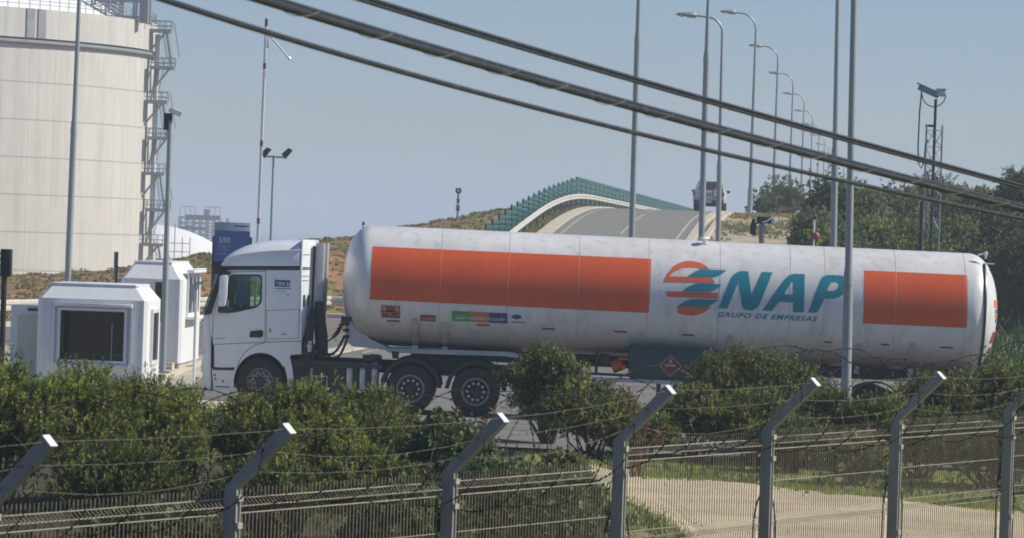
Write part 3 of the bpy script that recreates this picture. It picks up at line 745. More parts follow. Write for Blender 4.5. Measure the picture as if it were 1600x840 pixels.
def lattice_tower():
    Y = 126; c = at(1453, 392, Y); top = at(1454, 196, Y).z; g = gz(c.x, Y); t = empty('lattice_tower', (c.x, Y, g), 0, 'slim lattice tower carrying a large camera on a mast', 'camera tower')
    H = top - g; wv = .235; corners = [(-wv, -.1), (wv, -.14), (.03, .26)]; m = MB()
    for x, y in corners: m.tube([(x, y, 0), (x, y, H)], .028, 6)
    m.build('leg_frame', 'galvanised', t); m = MB(); z = 0; k = 0
    while z < H - .5:
        for i in range(3):
            a, b = corners[i], corners[(i + 1) % 3]; m.tube([(a[0], a[1], z + .5), (b[0], b[1], z + .5)], .012, 4)
            m.tube([(a[0], a[1], z), (b[0], b[1], z + .5)] if k % 2 else [(b[0], b[1], z), (a[0], a[1], z + .5)], .012, 4)
        z += .5; k += 1
    m.build('lattice_bracing', 'galvanised', t)
    m = MB(); m.tube([(.02, 0, H * .35), (.02, 0, H + .78)], .045, 8); m.box((-.12, 0, H - .02), (.28, .08, .07)); m.tube([(-.3, 0, H * .2), (-.3, 0, H - 2.3)], .05, 8); m.build('camera_mast', 'dark_chassis', t)
    zc = H + .95; m = MB(); ax = Matrix.Rotation(R(22), 3, 'Y')
    m.box(Vector((-.2, 0, zc + .06)), (.66, .2, .17), ax=ax); m.box(Vector((-.22, 0, zc + .16)), (.74, .26, .03), ax=ax); m.build('camera_housing', 'camera_blue', t, bevel=.02)
    m = MB(); m.box(Vector((.17, 0, zc + .02)), (.28, .24, .2)); m.build('pan_unit', 'canister', t, bevel=.03)
    m = MB(); m.box(Vector((.17, 0, zc + .135)), (.3, .26, .03)); m.build('sun_shield', 'hot_white', t)
    m = MB(); m.tube([(-.42, -.1, zc + .05), (-.46, -.1, zc - .6), (-.47, -.1, zc - 1.6), (-.44, -.1, zc - 2.1), (-.36, -.1, zc - 2.25), (-.27, -.1, zc - 2.05), (-.25, -.1, zc - 1.5), (-.18, -.1, zc - 1.4)], .022, 6)
    m.tube([(-.4 + .35 * (1 - math.cos(a)) , -.12, zc - .05 - .35 * math.sin(a)) for a in np.linspace(0, math.pi, 12)], .016, 6); m.build('cable', 'hose', t)
lattice_tower()
def detector_post():
    Y = 124; c = at(1190, 376, Y); g = gz(c.x, Y); h = at(1190, 344, Y).z - g; t = empty('detector_post', (c.x, Y, g), 0, 'grey post with a control box and white lamp above the trailer', 'detector post')
    m = MB(); m.box((0, 0, h / 2), (.15, .15, h)); m.build('post', 'post_metal', t, bevel=.01)
    m = MB(); m.box((.05, 0, h + .0), (.42, .2, .2)); m.build('junction_box', 'dark_chassis', t, bevel=.02); m = MB(); m.box((-.26, 0, h - .27), (.17, .14, .34)); m.box((-.26, 0, h - .04), (.1, .1, .12)); m.tube([(-.26, 0, h - .1), (0, 0, h - .1)], .02, 6); m.build('control_box', 'dark_chassis', t, bevel=.02)
    m = MB(); m.lathe([(0, -.04), (.05, -.03), (.11, .03), (.12, .09), (.02, .1)], 'X', (.27, -.02, h - .04), 16); m.tube([(.0, -.13, h - .07), (.12, -.14, h - .04), (.24, -.1, h + .05)], .02, 6); m.build('lamp', 'hot_white', t)
detector_post()
def beacon():
    Y = 122; c = at(1271, 382, Y); g = gz(c.x, Y); h = at(1271, 344, Y).z - g; t = empty('beacon_post', (c.x, Y, g), 0, 'thin pale post with a round red beacon beside the bushes', 'beacon')
    m = MB(); m.tube([(0, 0, 0), (0, 0, h)], .03, 8); m.build('post', 'hot_white', t)
    zb = at(1273, 369, Y).z - g; m = MB(); m.lathe([(0, -.11), (.07, -.1), (.115, -.04), (.12, .03), (.08, .09), (0, .11)], 'Z', (.05, -.08, zb), 16); m.box((-.03, 0, zb), (.1, .08, .14)); m.build('beacon_head', 'boom_red', t)
beacon()
def round_sign():
    Y = 232; c = at(1121, 302, Y); g = float(hr(Y)) - .1; t = empty('speed_sign', (c.x, Y, g), 0, 'round speed limit sign with a red ring beside the pickup truck', 'road sign')
    h = c.z - g; m = MB(); m.box((0, .05, h / 2), (.07, .05, h)); m.build('post', 'galvanised', t)
    m = MB(); m.lathe([(0, -.012), (.25, -.012), (.25, .012), (0, .012)], 'Y', (0, 0, h), 32); m.build('sign_face', 'hot_white', t)
    m = MB(); m.lathe([(.235, -.02), (.31, -.02), (.31, .014), (.235, .014), (.235, -.02)], 'Y', (0, 0, h), 32); m.build('red_ring', 'boom_red', t)
round_sign()
def totem():
    Y = 148; A, B = at(336, 347, Y), at(392, 349, Y); g = float(tilt(A.x)); t = empty('totem_sign', ((A.x + B.x) / 2, Y, g), 0, 'tall blue sign panel reading 550 behind the truck cab', 'sign')
    wd = B.x - A.x; H = A.z - g; m = MB(); m.box((0, 0, H / 2), (wd, .22, H)); m.build('sign_body', 'sign_grey', t, bevel=.01)
    hb = H - .30; m = MB(); m.box((0, -.125, hb / 2), (wd - .02, .03, hb)); m.build('sign_panel', 'sign_blue', t)
    m = MB()
    for s in (-1, 1): m.box((s * (wd / 2 + .03), -.03, hb / 2 - .1), (.06, .26, hb - .2))
    m.build('side_trim', 'dark_chassis', t)
    fn = lambda u, v: (u, -.145, v); x0 = -wd / 2 + .16
    text('550', .27, fn, 'lettering', 'ink_white', t, shift=(-x0, 0, -(hb - .42)), bold=.004)
    for k, ww in enumerate((.44, .38, .34, .0, .3)):
        if ww: MB().box((x0 + ww / 2, -.145, hb - .52 - k * .075), (ww, .006, .022)).build('text_line', 'sign_grey', t)
    MB().box((wd / 2 - .33, -.128, hb + .17), (.5, .012, .05)).build('logo_strip', 'sign_blue', t)
    flat_shape([[(0, 0), (.16, .02), (.3, .1), (.2, .12), (.06, .08)]], fn, 'logo_mark', 'logo_teal', t, shift=(-.08, 0, -(hb - .5)))
totem()
def small_posts():
    Y = 124; A = at(183, 394, Y); g = float(tilt(A.x)); t = empty('edge_on_sign', (A.x, Y, g), 0, 'narrow sign seen edge on between the near kiosk and concrete tank', 'sign'); H = A.z - g
    m = MB(); m.box((0, 0, H / 2), (.07, .07, H)); m.build('post', 'dark_chassis', t); m = MB(); m.box((-.06, .3, H - .35), (.06, .6, .7)); m.build('sign_plate', 'sign_grey', t)
    Y = 86; A = at(307.5, 441, Y); B = at(305, 606, Y); g = float(tilt(A.x)) + .13; t = empty('thin_post', (A.x, Y, g), 0, 'thin white steel post standing just in front of the truck bumper', 'post'); H = A.z - g
    m = MB(); m.tube([(0, 0, 0), (0, 0, H)], .032, 10); m.box((0, 0, .01), (.2, .2, .02)); m.build('tube', 'kiosk_trim', t); m = MB(); m.box((.05, -.02, H + .0), (.2, .08, .06)); m.build('bracket', 'aluminium', t); m = MB(); m.box((-.06, -.04, H - .2), (.06, .04, .36)); m.build('card_reader', 'aluminium', t)
    Y = 80; A = at(8, 392, Y); g = gz(A.x, Y); t = empty('signal_post', (A.x, Y, g + .05), 0, 'black signal post with a dark head at the left edge', 'traffic signal'); H = A.z - g
    m = MB(); m.tube([(0, 0, 0), (0, 0, H - .3)], .055, 12); m.box((0, 0, .02), (.3, .3, .04)); m.build('pole', 'black_plastic', t)
    m = MB(); m.box((.03, 0, H - .27), (.20, .3, .5)); m.box((-.13, -.0, H - .1), (.14, .26, .03)); m.box((-.13, 0, H - .34), (.14, .26, .03)); m.build('signal_head', 'black_plastic', t, bevel=.02)
    m = MB(); m.box((-.085, -.1, H - .22), (.03, .06, .05)); m.build('lens', 'hot_white', t)
small_posts()

# ------------------------------------------------------------------ kiosks
def kiosk(name, px0, px1, ytop, yeave, Y, base, depth, rot, label, hole=None, hole_side=None):
    A = at(px0, ytop, Y); B = at(px1, ytop + (px1 - px0) * .033, Y); wd = B.x - A.x
    t = empty(name, (A.x, Y, base), rot, label, 'kiosk'); H = A.z - base; E = at(px0, yeave, Y).z - base; c = H - E
    ch = c * .74
    m = MB()      # walls with slightly chamfered corners, then a sloping fascia up to a flat roof
    q = .07; P = [(q, 0), (wd - q, 0), (wd, q), (wd, depth - q), (wd - q, depth), (q, depth), (0, depth - q), (0, q)]
    V = [(x, y, .12) for x, y in P] + [(x, y, E) for x, y in P]
    n = 8; F = [(i, (i + 1) % n, (i + 1) % n + n, i + n) for i in range(n) if not (i == 0 and hole) and not (i == 2 and hole_side)] + [tuple(range(n - 1, -1, -1))]
    m.poly(V, F); walls = m
    def frame_wall(f, u0, u1, h):      # wall face with a window opening
        a0, a1, b0, b1 = h; zb, zt = .12, E
        Q = [f(u0, zb), f(u1, zb), f(u1, zt), f(u0, zt), f(a0, b0), f(a1, b0), f(a1, b1), f(a0, b1)]
        m.poly(Q, [(0, 1, 5, 4), (1, 2, 6, 5), (2, 3, 7, 6), (3, 0, 4, 7)])
    if hole:
        H_ = hole(t, wd); frame_wall(lambda u, z: (u, 0, z), q, wd - q, H_)
    if hole_side:
        H_ = hole_side(t, wd); frame_wall(lambda u, z: (wd, u, z), q, depth - q, H_)
    m2 = MB(); P2 = [(wd / 2 + (x - wd / 2) * (1 - 2 * ch / wd), depth / 2 + (y - depth / 2) * (1 - 2 * ch / depth)) for x, y in P]
    m2.poly([(x, y, E) for x, y in P] + [(x, y, H - .03) for x, y in P2], [(i, (i + 1) % n, (i + 1) % n + n, i + n) for i in range(n)] + [tuple(n + k for k in range(n))])
    m3 = MB(); m3.prism([(wd / 2 + (x - wd / 2) * 1.012, depth / 2 + (y - depth / 2) * 1.012) for x, y in P2], H - .03, H + .02, 'Z')
    MB().box((wd / 2, depth / 2, .06), (wd - .1, depth - .1, .14)).build('plinth', 'concrete_pale', t)
    w_ = walls.build('wall', 'kiosk_white', t); f_ = m2.build('fascia', 'kiosk_white', t); r_ = m3.build('roof_cap', 'kiosk_trim', t, bevel=.01)
    s = MB()
    for x in (.16, wd - .16): s.box((x, -.004, (E + .12) / 2), (.02, .008, E - .12))
    s.box((wd / 2, -.005, E - .01), (wd - .12, .01, .03)); s.build('wall_trim', 'kiosk_trim', t)
    return t, wd, H, E
KY = 84.6
def z_of(py, px, Y, t): return at(px, py, Y).z - t.location.z
def x_of(px, py, Y, t): return at(px, py, Y).x - t.location.x
def h_front(t, wd): return (x_of(95, 500, KY, t), x_of(195, 500, KY, t), z_of(562, 150, KY, t), z_of(485, 150, KY, t))
def h_side(t, wd): return (.7, 1.65, z_of(562, 150, KY, t), z_of(485, 150, KY, t) - .02)
t1, wd1, H1, E1 = kiosk('kiosk', 60, 232, 441, 464, KY, float(tilt(-9)) + .13, 2.4, R(-1.6), 'near white guard kiosk with a wide dark window and open side door', h_front, h_side)
def window(t, x0, x1, z0, z1, y=0, side=False, fw_=.06, gm='kiosk_glass'):
    """framed window lying on the front face (y) or on the right face (side: x fixed, runs along y)"""
    def mp(u, d, v): return (y + d, u, v) if side else (u, y - d, v)
    def bar(m, u0, u1, v0, v1, d0, d1):
        a, b = mp(u0, d0, v0), mp(u1, d1, v1); c = [(a[i] + b[i]) / 2 for i in range(3)]; m.box(c, [abs(a[i] - b[i]) for i in range(3)])
    m = MB(); bar(m, x0, x1, z1, z1 + fw_, 0, .05); bar(m, x0, x1, z0 - fw_, z0, 0, .05); bar(m, x0 - fw_, x0, z0 - fw_, z1 + fw_, 0, .052); bar(m, x1, x1 + fw_, z0 - fw_, z1 + fw_, 0, .052)
    fr = m.build('window', 'kiosk_trim', t)
    m = MB(); bar(m, x0, x1, z0, z1, .004, .010); m.build('pane', gm, fr)
    return fr
g_ = NT('kiosk_glass')
def kg():
    t = g_; v = t.coord('Object'); n = t.noise(t.coord('Object', (1.2, 1.2, .8)), 1.6, 6, .65)
    col = t.ramp(n, [(.38, (.006, .009, .010)), (.52, (.03, .036, .034)), (.62, (.075, .075, .06)), (.72, (.02, .024, .024))])  # mottled tones painted into the glass to stand in for reflections
    t.out(col, .06, 0, .5)
kg()
zA = z_of(485, 150, KY, t1); zB = z_of(562, 150, KY, t1); xa = x_of(95, 500, KY, t1); xb = x_of(195, 500, KY, t1)
window(t1, xa, xb, zB, zA, -.0, gm='window_glass')
m = MB(); m.box((wd1 / 2, 1.0, .88), (wd1 - .3, .5, .04)); m.box((wd1 / 2, 1.2, .5), (wd1 - .4, .04, .72)); m.build('desk', 'steel_tan', t1)
m = MB(); m.box((.95, 1.05, 1.12), (.42, .04, .28)); m.box((.95, 1.05, .95), (.06, .06, .12)); m.build('monitor', 'black_plastic', t1)
m = MB(); m.box((1.55, 1.55, 1.05), (.44, .08, .5)); m.box((1.55, 1.3, .68), (.44, .44, .07)); m.box((1.55, 1.3, .4), (.06, .06, .5)); m.build('chair', 'seat_cloth', t1)
m = MB(); m.box((.62, 2.28, 1.3), (.7, .04, .8)); m.build('notice_board', 'cream_panel', t1)
m = MB(); m.box((wd1 - .55, 2.27, 1.15), (.55, .05, 1.9)); m.build('inner_door', 'cab_grey', t1)
MB().box(((xa + xb) / 2 + .02, -.07, zA + .12), (xb - xa + .28, .13, .075)).build('shutter_box', 'hot_white', t1, bevel=.01)
MB().box(((xa + xb) / 2 + .02, -.05, zB - .10), (xb - xa + .22, .10, .05)).build('sill', 'hot_white', t1)
MB().box((xa + 1.04, -.02, (zA + zB) / 2 - .1), (.02, .01, .75)).build('window_handle', 'galvanised', t1)
m = MB()
for s in (xa - .14, xb + .14): m.box((s, -.03, (zA + zB) / 2 + .02), (.05, .06, zA - zB + .2))
m.build('shutter_rail', 'kiosk_trim', t1)
window(t1, .7, 1.65, zB, zA - .02, wd1 + .0, side=True, fw_=.08, gm='window_glass')
MB().box((wd1 + .006, 1.2, .55), (.012, 1.8, .5)).build('side_panel', 'kiosk_trim', t1)
# open door leaf to the left of the near kiosk
dx0, dx1 = x_of(14, 520, KY + 1, t1), x_of(58, 520, KY + 1, t1); dz1 = z_of(475, 30, KY + 1, t1)
d_ = MB().box(((dx0 + dx1) / 2 + .02, 1.0, dz1 / 2 + .06), (dx1 - dx0 + .04, .05, dz1 - .12)).build('door', 'kiosk_white', t1)
MB().box(((dx0 + dx1) / 2 + .07, .965, dz1 / 2 - .02), (dx1 - dx0 - .16, .02, dz1 - .36)).build('door_panel', 'cream_panel', d_)
MB().box(((dx0 + dx1) / 2 + .16, .955, dz1 - .09), (.2, .05, .05)).build('door_closer', 'black_plastic', d_)
t2, wd2, H2, E2 = kiosk('kiosk', 190, 287, 408.5, 433, 104.6, float(tilt(-9)) + .14, 4.2, R(-1.9), 'far white guard kiosk with windows on its sunlit right side')
window(t2, 1.0, 3.4, 1.35, 2.25, wd2 + .0, side=True, fw_=.10)
m = MB()
for yy in (1.8, 2.6): m.box((wd2 + .03, yy, 1.8), (.06, .10, .9))
m.build('window_mullion', 'hot_white', t2)
MB().box((wd2 + .13, 2.2, 1.23), (.26, 2.8, .07)).build('counter', 'hot_white', t2, bevel=.01)
MB().box((wd2 + .10, 2.2, 2.40), (.2, 2.8, .08)).build('shutter_box', 'hot_white', t2, bevel=.01)
window(t2, .86, 1.12, 1.15, 2.12, 0, fw_=.05)
m = MB(); m.box((1.15, -.25, .07), (.5, .5, .14)); m.box((1.0, -.75, .02), (.9, .5, .12)); m.build('step', 'kerb_concrete', t2)
MB().box((1.16, -.12, .6), (.03, .03, .55)).build('bollard_rod', 'hot_white', t2)
worn('rim_dark', (.09, .085, .08), .6, .2, .4, 6, (.15, .11, .07), .5)
# ------------------------------------------------------------------ truck and tank trailer
TH, TS = .0470, FPX / 88.5
TO = at(315, 629.7, 88.5); TROT = Matrix.Rotation(TH - ROLL, 4, 'Y')
def P(px, py):
    dx, dy = px - 315, 629.7 - py
    return ((dx * math.cos(TH) - dy * math.sin(TH)) / TS, (dx * math.sin(TH) + dy * math.cos(TH)) / TS)
def PL(L): return [P(a, b) for a, b in L]
def truck_root(name, lx, label, cat):
    t = empty(name, TO + (TROT @ Vector((lx, 0, 0))), 0, label, cat)
    t.rotation_euler = TROT.to_euler(); return t
trac = truck_root('truck_tractor', 0, 'white three axle tractor unit with high roof cab, hitched to the tank trailer', 'truck')
W = 2.5
def plate(name, outline, y0, y1, mat, par, holes=(), shift=(0, 0, 0), bevel=0):
    """solid plate in the x,z plane, holes allowed"""
    if not holes:
        return MB().prism(outline, y0, y1).build(name, mat, par, shift, bevel)
    cu = bpy.data.curves.new('tmp', 'CURVE'); cu.dimensions = '2D'; cu.fill_mode = 'BOTH'; cu.extrude = abs(y1 - y0) / 2
    for L in [outline, *holes]:
        sp = cu.splines.new('POLY'); sp.points.add(len(L) - 1)
        for i, (x, z) in enumerate(L): sp.points[i].co = (x, z, 0, 1)
        sp.use_cyclic_u = True
    ob = bpy.data.objects.new('t', cu); COL.objects.link(ob); dg = bpy.context.evaluated_depsgraph_get(); dg.update()
    me = bpy.data.meshes.new_from_object(ob.evaluated_get(dg)); COL.objects.unlink(ob); bpy.data.objects.remove(ob)
    me.materials.clear(); me.name = name; ym = (y0 + y1) / 2
    for v in me.vertices: v.co = (v.co.x - shift[0], v.co.z + ym, v.co.y)
    bm = bmesh.new(); bm.from_mesh(me); bmesh.ops.remove_doubles(bm, verts=bm.verts, dist=1e-5); bmesh.ops.recalc_face_normals(bm, faces=bm.faces); bm.to_mesh(me); bm.free()
    return link(name, me, mat, par)
def roundpoly(pts, r, n=4):
    out = []; m = len(pts)
    for i in range(m):
        p, a, b = Vector(pts[i]), Vector(pts[i - 1]), Vector(pts[(i + 1) % m]); da, db = a - p, b - p
        rr = min(r, da.length * .45, db.length * .45); A, B = p + da.normalized() * rr, p + db.normalized() * rr
        for k in range(n + 1):
            t = k / n; q = A * (1 - t) ** 2 + p * 2 * t * (1 - t) + B * t * t; out.append((q.x, q.y))
    return out
archc = (407, 597)
arch = [(archc[0] + 42 * math.cos(R(a)), archc[1] - 47 * math.sin(R(a))) for a in range(32, 178, 9)]
side = PL([(350, 421), (471, 421), (471, 552), (455, 553)] + arch + [(363, 577), (334, 573), (334, 538), (329, 520), (328, 489)])
win = roundpoly(PL([(361, 430), (405.5, 430), (408, 434), (406.5, 471), (399, 478), (367, 485), (352, 487), (353, 478)]), .06)
plate('cab_side', side, .0, .04, 'white_paint', trac, [win])
plate('cab_side', side, W - .04, W, 'white_paint', trac, [win])
# window trim + glass
def offset_poly(pts, d):
    c = Vector((sum(p[0] for p in pts) / len(pts), sum(p[1] for p in pts) / len(pts))); o = []
    for p in pts:
        v = Vector(p) - c; o.append(tuple(c + v * (1 + d / max(v.length, .01))))
    return o
for ya, yb, yg in ((-.006, .0, .02), (W, W + .006, W - .02)):
    fr = plate('window_seal', offset_poly(win, .035), ya, yb, 'black_plastic', trac, [offset_poly(win, -.004)])
    plate('side_window', offset_poly(win, .01), yg - .003, yg + .003, 'cab_glass', trac)
# a-pillar, windscreen, visor
apil = PL([(346, 420), (357, 420), (347, 436), (331, 489), (319, 491)])
plate('pillar', apil, -.004, .09, 'black_plastic', trac); plate('pillar', apil, W - .09, W + .004, 'black_plastic', trac)
plate('windscreen', PL([(340, 421), (344, 421), (318, 491), (314, 491)]), .10, W - .10, 'cab_glass', trac)
plate('sun_visor', roundpoly(PL([(331, 409), (349, 407), (353, 415), (352, 425), (345, 426), (330, 427)]), .04), .02, W - .02, 'black_plastic', trac, bevel=.02)
# roof: lofted shell with a shoulder crease
def roof():
    st = [(346, 416, 414), (350, 404, 409), (356, 398, 405), (366, 391, 401), (380, 384.5, 398), (398, 379, 395.5), (420, 376, 393.5), (445, 375, 392.5), (470, 375, 392)]
    V = []; ringn = 0
    for (px, yt, ys_) in st:
        x, zt = P(px, yt); zs = P(px, ys_)[1]; zb = P(px, 416)[1]; zs = max(zs, zb + .01); zt = max(zt, zs + .005)
        ring = [(0, zb), (0.0, zs), (.015, zs + .02), (.10, zs + (zt - zs) * .5), (.28, zs + (zt - zs) * .85), (.6, zt - .01), (1.25, zt), (W - .6, zt - .01), (W - .28, zs + (zt - zs) * .85), (W - .10, zs + (zt - zs) * .5), (W - .015, zs + .02), (W, zs), (W, zb)]
        ringn = len(ring); V += [(x, y, z) for y, z in ring]
    F = []
    for i in range(len(st) - 1):
        for k in range(ringn - 1): F.append((i * ringn + k, i * ringn + k + 1, (i + 1) * ringn + k + 1, (i + 1) * ringn + k))
        F.append((i * ringn + ringn - 1, i * ringn, (i + 1) * ringn, (i + 1) * ringn + ringn - 1))
    F += [tuple(range(ringn)), tuple((len(st) - 1) * ringn + ringn - 1 - k for k in range(ringn))]
    MB().poly(V, F, True).build('roof', 'white_paint', trac)
    MB().tube([(*[P(px, ys_)[0]], -.006, P(px, ys_)[1] + .01) for px, yt, ys_ in st[2:]], .018, 6).build('roof_crease', 'white_paint', trac)
roof()
# dark seam under the roof
plate('roof_seal', PL([(349, 414.5), (472, 414.5), (472, 421.5), (347, 421.5)]), .02, W - .02, 'black_plastic', trac)
# rear corner section: chamfered in plan
def rear():
    x1, zt = P(471, 377); x2 = P(491, 380)[0]; zb = P(480, 553)[1]
    pl = [(x1, 0), (x1 + .035, .0), (x2 - .02, .27), (x2, .33), (x2, W - .33), (x2 - .02, W - .27), (x1 + .035, W), (x1, W)]
    MB().prism(pl, zb, zt + .03, 'Z').build('cab_rear', 'white_paint', trac, bevel=.015)
    m = MB()
    for py in (398, 418, 430, 437):
        z = P(480, py)[1]; q = (.06 if py in (418,) else .02)
        m.poly([(x1 + .06, .012, z), (x2 - .03, .262, z), (x2 - .03, .262, z - q * .5), (x1 + .06, .012, z - q * .5)], [(0, 1, 2, 3)]); 
    for f0, f1, py0, py1 in ((.35, .75, 460, 478),):
        for q in (f0, f1):
            xa_ = x1 + .035 + (x2 - x1 - .055) * q; ya_ = .27 * q
            m.box((xa_, ya_ - .004, (P(480, py0)[1] + P(480, py1)[1]) / 2), (.05, .03, P(480, py0)[1] - P(480, py1)[1]), R(58))
    m.build('corner_vents', 'dark_chassis', trac)
    m = MB(); xs_ = x2; m.box((xs_ + .01, .30, (P(490, 385)[1] + P(490, 540)[1]) / 2), (.06, .05, P(490, 385)[1] - P(490, 540)[1])); m.build('rear_seal', 'black_plastic', trac)
    pl = roundpoly([(xs_ + .03, .20), (xs_ + .21, .24), (xs_ + .235, .30), (xs_ + .2, .36), (xs_ + .03, .34)], .05)
    m = MB(); m.prism(pl, P(500, 505)[1], P(500, 381)[1], 'Z'); m.build('side_deflector', 'cab_grey', trac, bevel=.03); m = MB(); m.prism([(x, W - y) for x, y in pl], P(500, 505)[1], P(500, 381)[1], 'Z'); m.build('side_deflector', 'cab_grey', trac, bevel=.03)
rear()
plate('engine_block', PL([(352, 553), (458, 556), (458, 600), (352, 600)]), .72, 1.78, 'dark_chassis', trac)
# floor, back and interior
plate('cab_floor', PL([(334, 545), (471, 545), (471, 553), (334, 553)]), .05, W - .05, 'dark_chassis', trac)
m = MB(); m.prism(PL([(330, 492), (350, 484), (356, 500), (352, 535), (334, 538)]), .06, W - .06); m.build('dashboard', 'dark_chassis', trac)
for yc in (.62, 1.88):
    m = MB(); m.prism(roundpoly(PL([(392, 512), (392, 500), (420, 500), (424, 514)]), .04), yc - .25, yc + .25); m.prism(roundpoly(PL([(414, 500), (420, 452), (427, 452), (424, 502)]), .04), yc - .24, yc + .24)
    m.prism(roundpoly(PL([(416, 450), (418, 439), (425, 439), (426, 450)]), .03), yc - .14, yc + .14); m.build('seat', 'seat_cloth', trac, bevel=.02)
m = MB(); c = P(372, 488); m.tube([(c[0] + .10 * math.sin(a), .62 + .23 * math.cos(a), c[1] + .17 * math.sin(a)) for a in np.linspace(0, 2 * math.pi, 20, endpoint=False)], .016, 6, closed=True); m.tube([(c[0], .62, c[1]), (P(350, 500)[0], .62, P(350, 500)[1])], .03, 6); m.build('steering_wheel', 'black_plastic', trac)
plate('sleeper_curtain', PL([(440, 424), (444, 424), (444, 545), (440, 545)]), .06, W - .06, 'seat_cloth', trac)
# front fascia
fas = PL([(330, 489), (330, 612), (323, 610), (316.5, 595), (315.5, 575), (316, 560), (320.5, 545), (315.5, 538), (315.5, 510), (318, 489)])
m = MB(); m.prism(fas, .03, W - .03); m.build('front_fascia', 'white_paint', trac, bevel=.04)
m = MB()
for k, py in enumerate((500, 510, 520, 530)): m.box((P(314.5, py)[0], W / 2, P(314.5, py)[1]), (.04, 1.7, .05))
m.build('front_grille', 'black_plastic', trac)
for yy in (.28, W - .28):
    m = MB(); m.box((P(316, 575)[0], yy, P(316, 575)[1]), (.06, .36, .17)); m.build('headlight', 'canister', trac, bevel=.02)
step = roundpoly(PL([(331, 574), (366, 577), (364.5, 611), (334, 612)]), .03)
plate('step_panel', step, .01, .05, 'white_paint', trac); plate('step_panel', step, W - .05, W - .01, 'white_paint', trac)
plate('step_recess', PL([(331, 572), (366, 574.5), (366, 577.6), (333, 577)]), -.003, .012, 'black_plastic', trac)
plate('step_slot', PL([(337, 602), (359, 603), (359, 604.6), (337, 603.6)]), .003, .012, 'dark_chassis', trac)
m = MB()
for a, b in ((335.5, 585), (336.5, 591), (348.5, 594.5)): p_ = P(a, b); m.lathe([(0, .0), (.022, .0), (.022, .012), (0, .012)], 'Y', (p_[0], .001, p_[1]), 10)
m.build('step_bolt', 'dark_chassis', trac)
# door seams, handle, lower door edge, decal
def seam(L, name='door_seam', wdt=.012, y=-.0025, mat='dark_chassis'):
    m = MB(); pts = PL(L)
    for a, b in zip(pts[:-1], pts[1:]):
        d = Vector((b[0] - a[0], b[1] - a[1])); n_ = Vector((-d.y, d.x)).normalized() * wdt / 2
        m.poly([(a[0] + n_.x, y, a[1] + n_.y), (b[0] + n_.x, y, b[1] + n_.y), (b[0] - n_.x, y, b[1] - n_.y), (a[0] - n_.x, y, a[1] - n_.y)], [(0, 1, 2, 3)])
    return m.build(name, mat, trac)
seam([(415.4, 422), (414.2, 534)]); seam([(333, 537), (360, 536), (414, 533.5), (471, 532)]); seam([(351, 424), (415, 422.5)]); seam([(356, 424), (346, 446), (333, 492), (332, 535)])
seam([(417, 484), (468, 482), (467, 527), (417, 528.5), (417, 484)], 'locker_seam', .008)
seam([(414, 534), (398, 538), (383, 549), (374, 562), (370, 573)], 'fender_seam', .012)
seam([(334, 540), (334, 574), (367, 573.5)], 'fender_seam', .02)
plate('door_handle', roundpoly(PL([(391, 516), (409, 514.5), (411.5, 516.5), (411, 525), (407, 526.5), (389.5, 526)]), .03), -.012, .0, 'black_plastic', trac)
fl = lambda u, v: (u, -.004, v)
def on_cab(px, py): return P(px, py)
sx0, sz0 = P(429, 446.5); sx1, sz1 = P(454, 437)
st_ = plate('door_sticker', [(sx0, sz0), (sx1, sz0), (sx1, sz1), (sx0, sz1)], -.003, .0, 'sticker_blue', trac)
text('TSIM 33', .10, lambda u, v: (u + sx0 + .03, -.006, v + sz0 + .03), 'lettering', 'ink_white', st_, bold=.003, width=.30)
plate('sticker_line', PL([(430, 449), (455, 449.4), (455, 450.6), (430, 450.2)]), -.003, .0, 'sticker_blue', trac)
plate('sticker_line', PL([(431, 453), (446, 453.4), (446, 454.2), (431, 453.8)]), -.003, .0, 'cab_grey', trac)
plate('sticker_dot', roundpoly(PL([(449, 458), (451.5, 458), (451.5, 460.5), (449, 460.5)]), .02), -.003, .0, 'reflector_red', trac)
plate('sticker_dot', PL([(420.5, 512), (424, 512), (424, 518), (420.5, 518)]), -.003, .0, 'banner_orange', trac)
plate('door_badge', PL([(336, 527), (352, 526.7), (352, 528), (336, 528.3)]), -.004, .0, 'cab_grey', trac)
plate('door_badge', PL([(440, 520.5), (448, 520.2), (448, 521.4), (440, 521.7)]), -.004, .0, 'dark_chassis', trac)
# mirror
def mirror(y, s):
    m = MB(); pl = roundpoly(PL([(344.5, 429), (357, 428), (356, 458), (353, 478), (342, 477)]), .05)
    m.prism(pl, y, y + s * .20); h = m.build('mirror', 'white_paint', trac, bevel=.03)
    m = MB(); m.prism(PL([(341.5, 477.5), (354, 477.5), (364, 480), (363, 485), (350, 488), (341.5, 487)]), y + s * .02, y + s * .2); m.build('mirror_bracket', 'black_plastic', h, bevel=.02); m = MB(); m.prism(PL([(347, 425), (361, 422), (361, 427), (357, 429.5), (347, 430)]), y + s * .03, y + s * .15); m.build('mirror_bracket', 'black_plastic', h, bevel=.01)
mirror(-.02, -1); mirror(W + .02, 1)
plate('side_marker', PL([(355.5, 468), (358, 468), (358, 478), (355.5, 478)]), -.06, -.03, 'aluminium', trac)
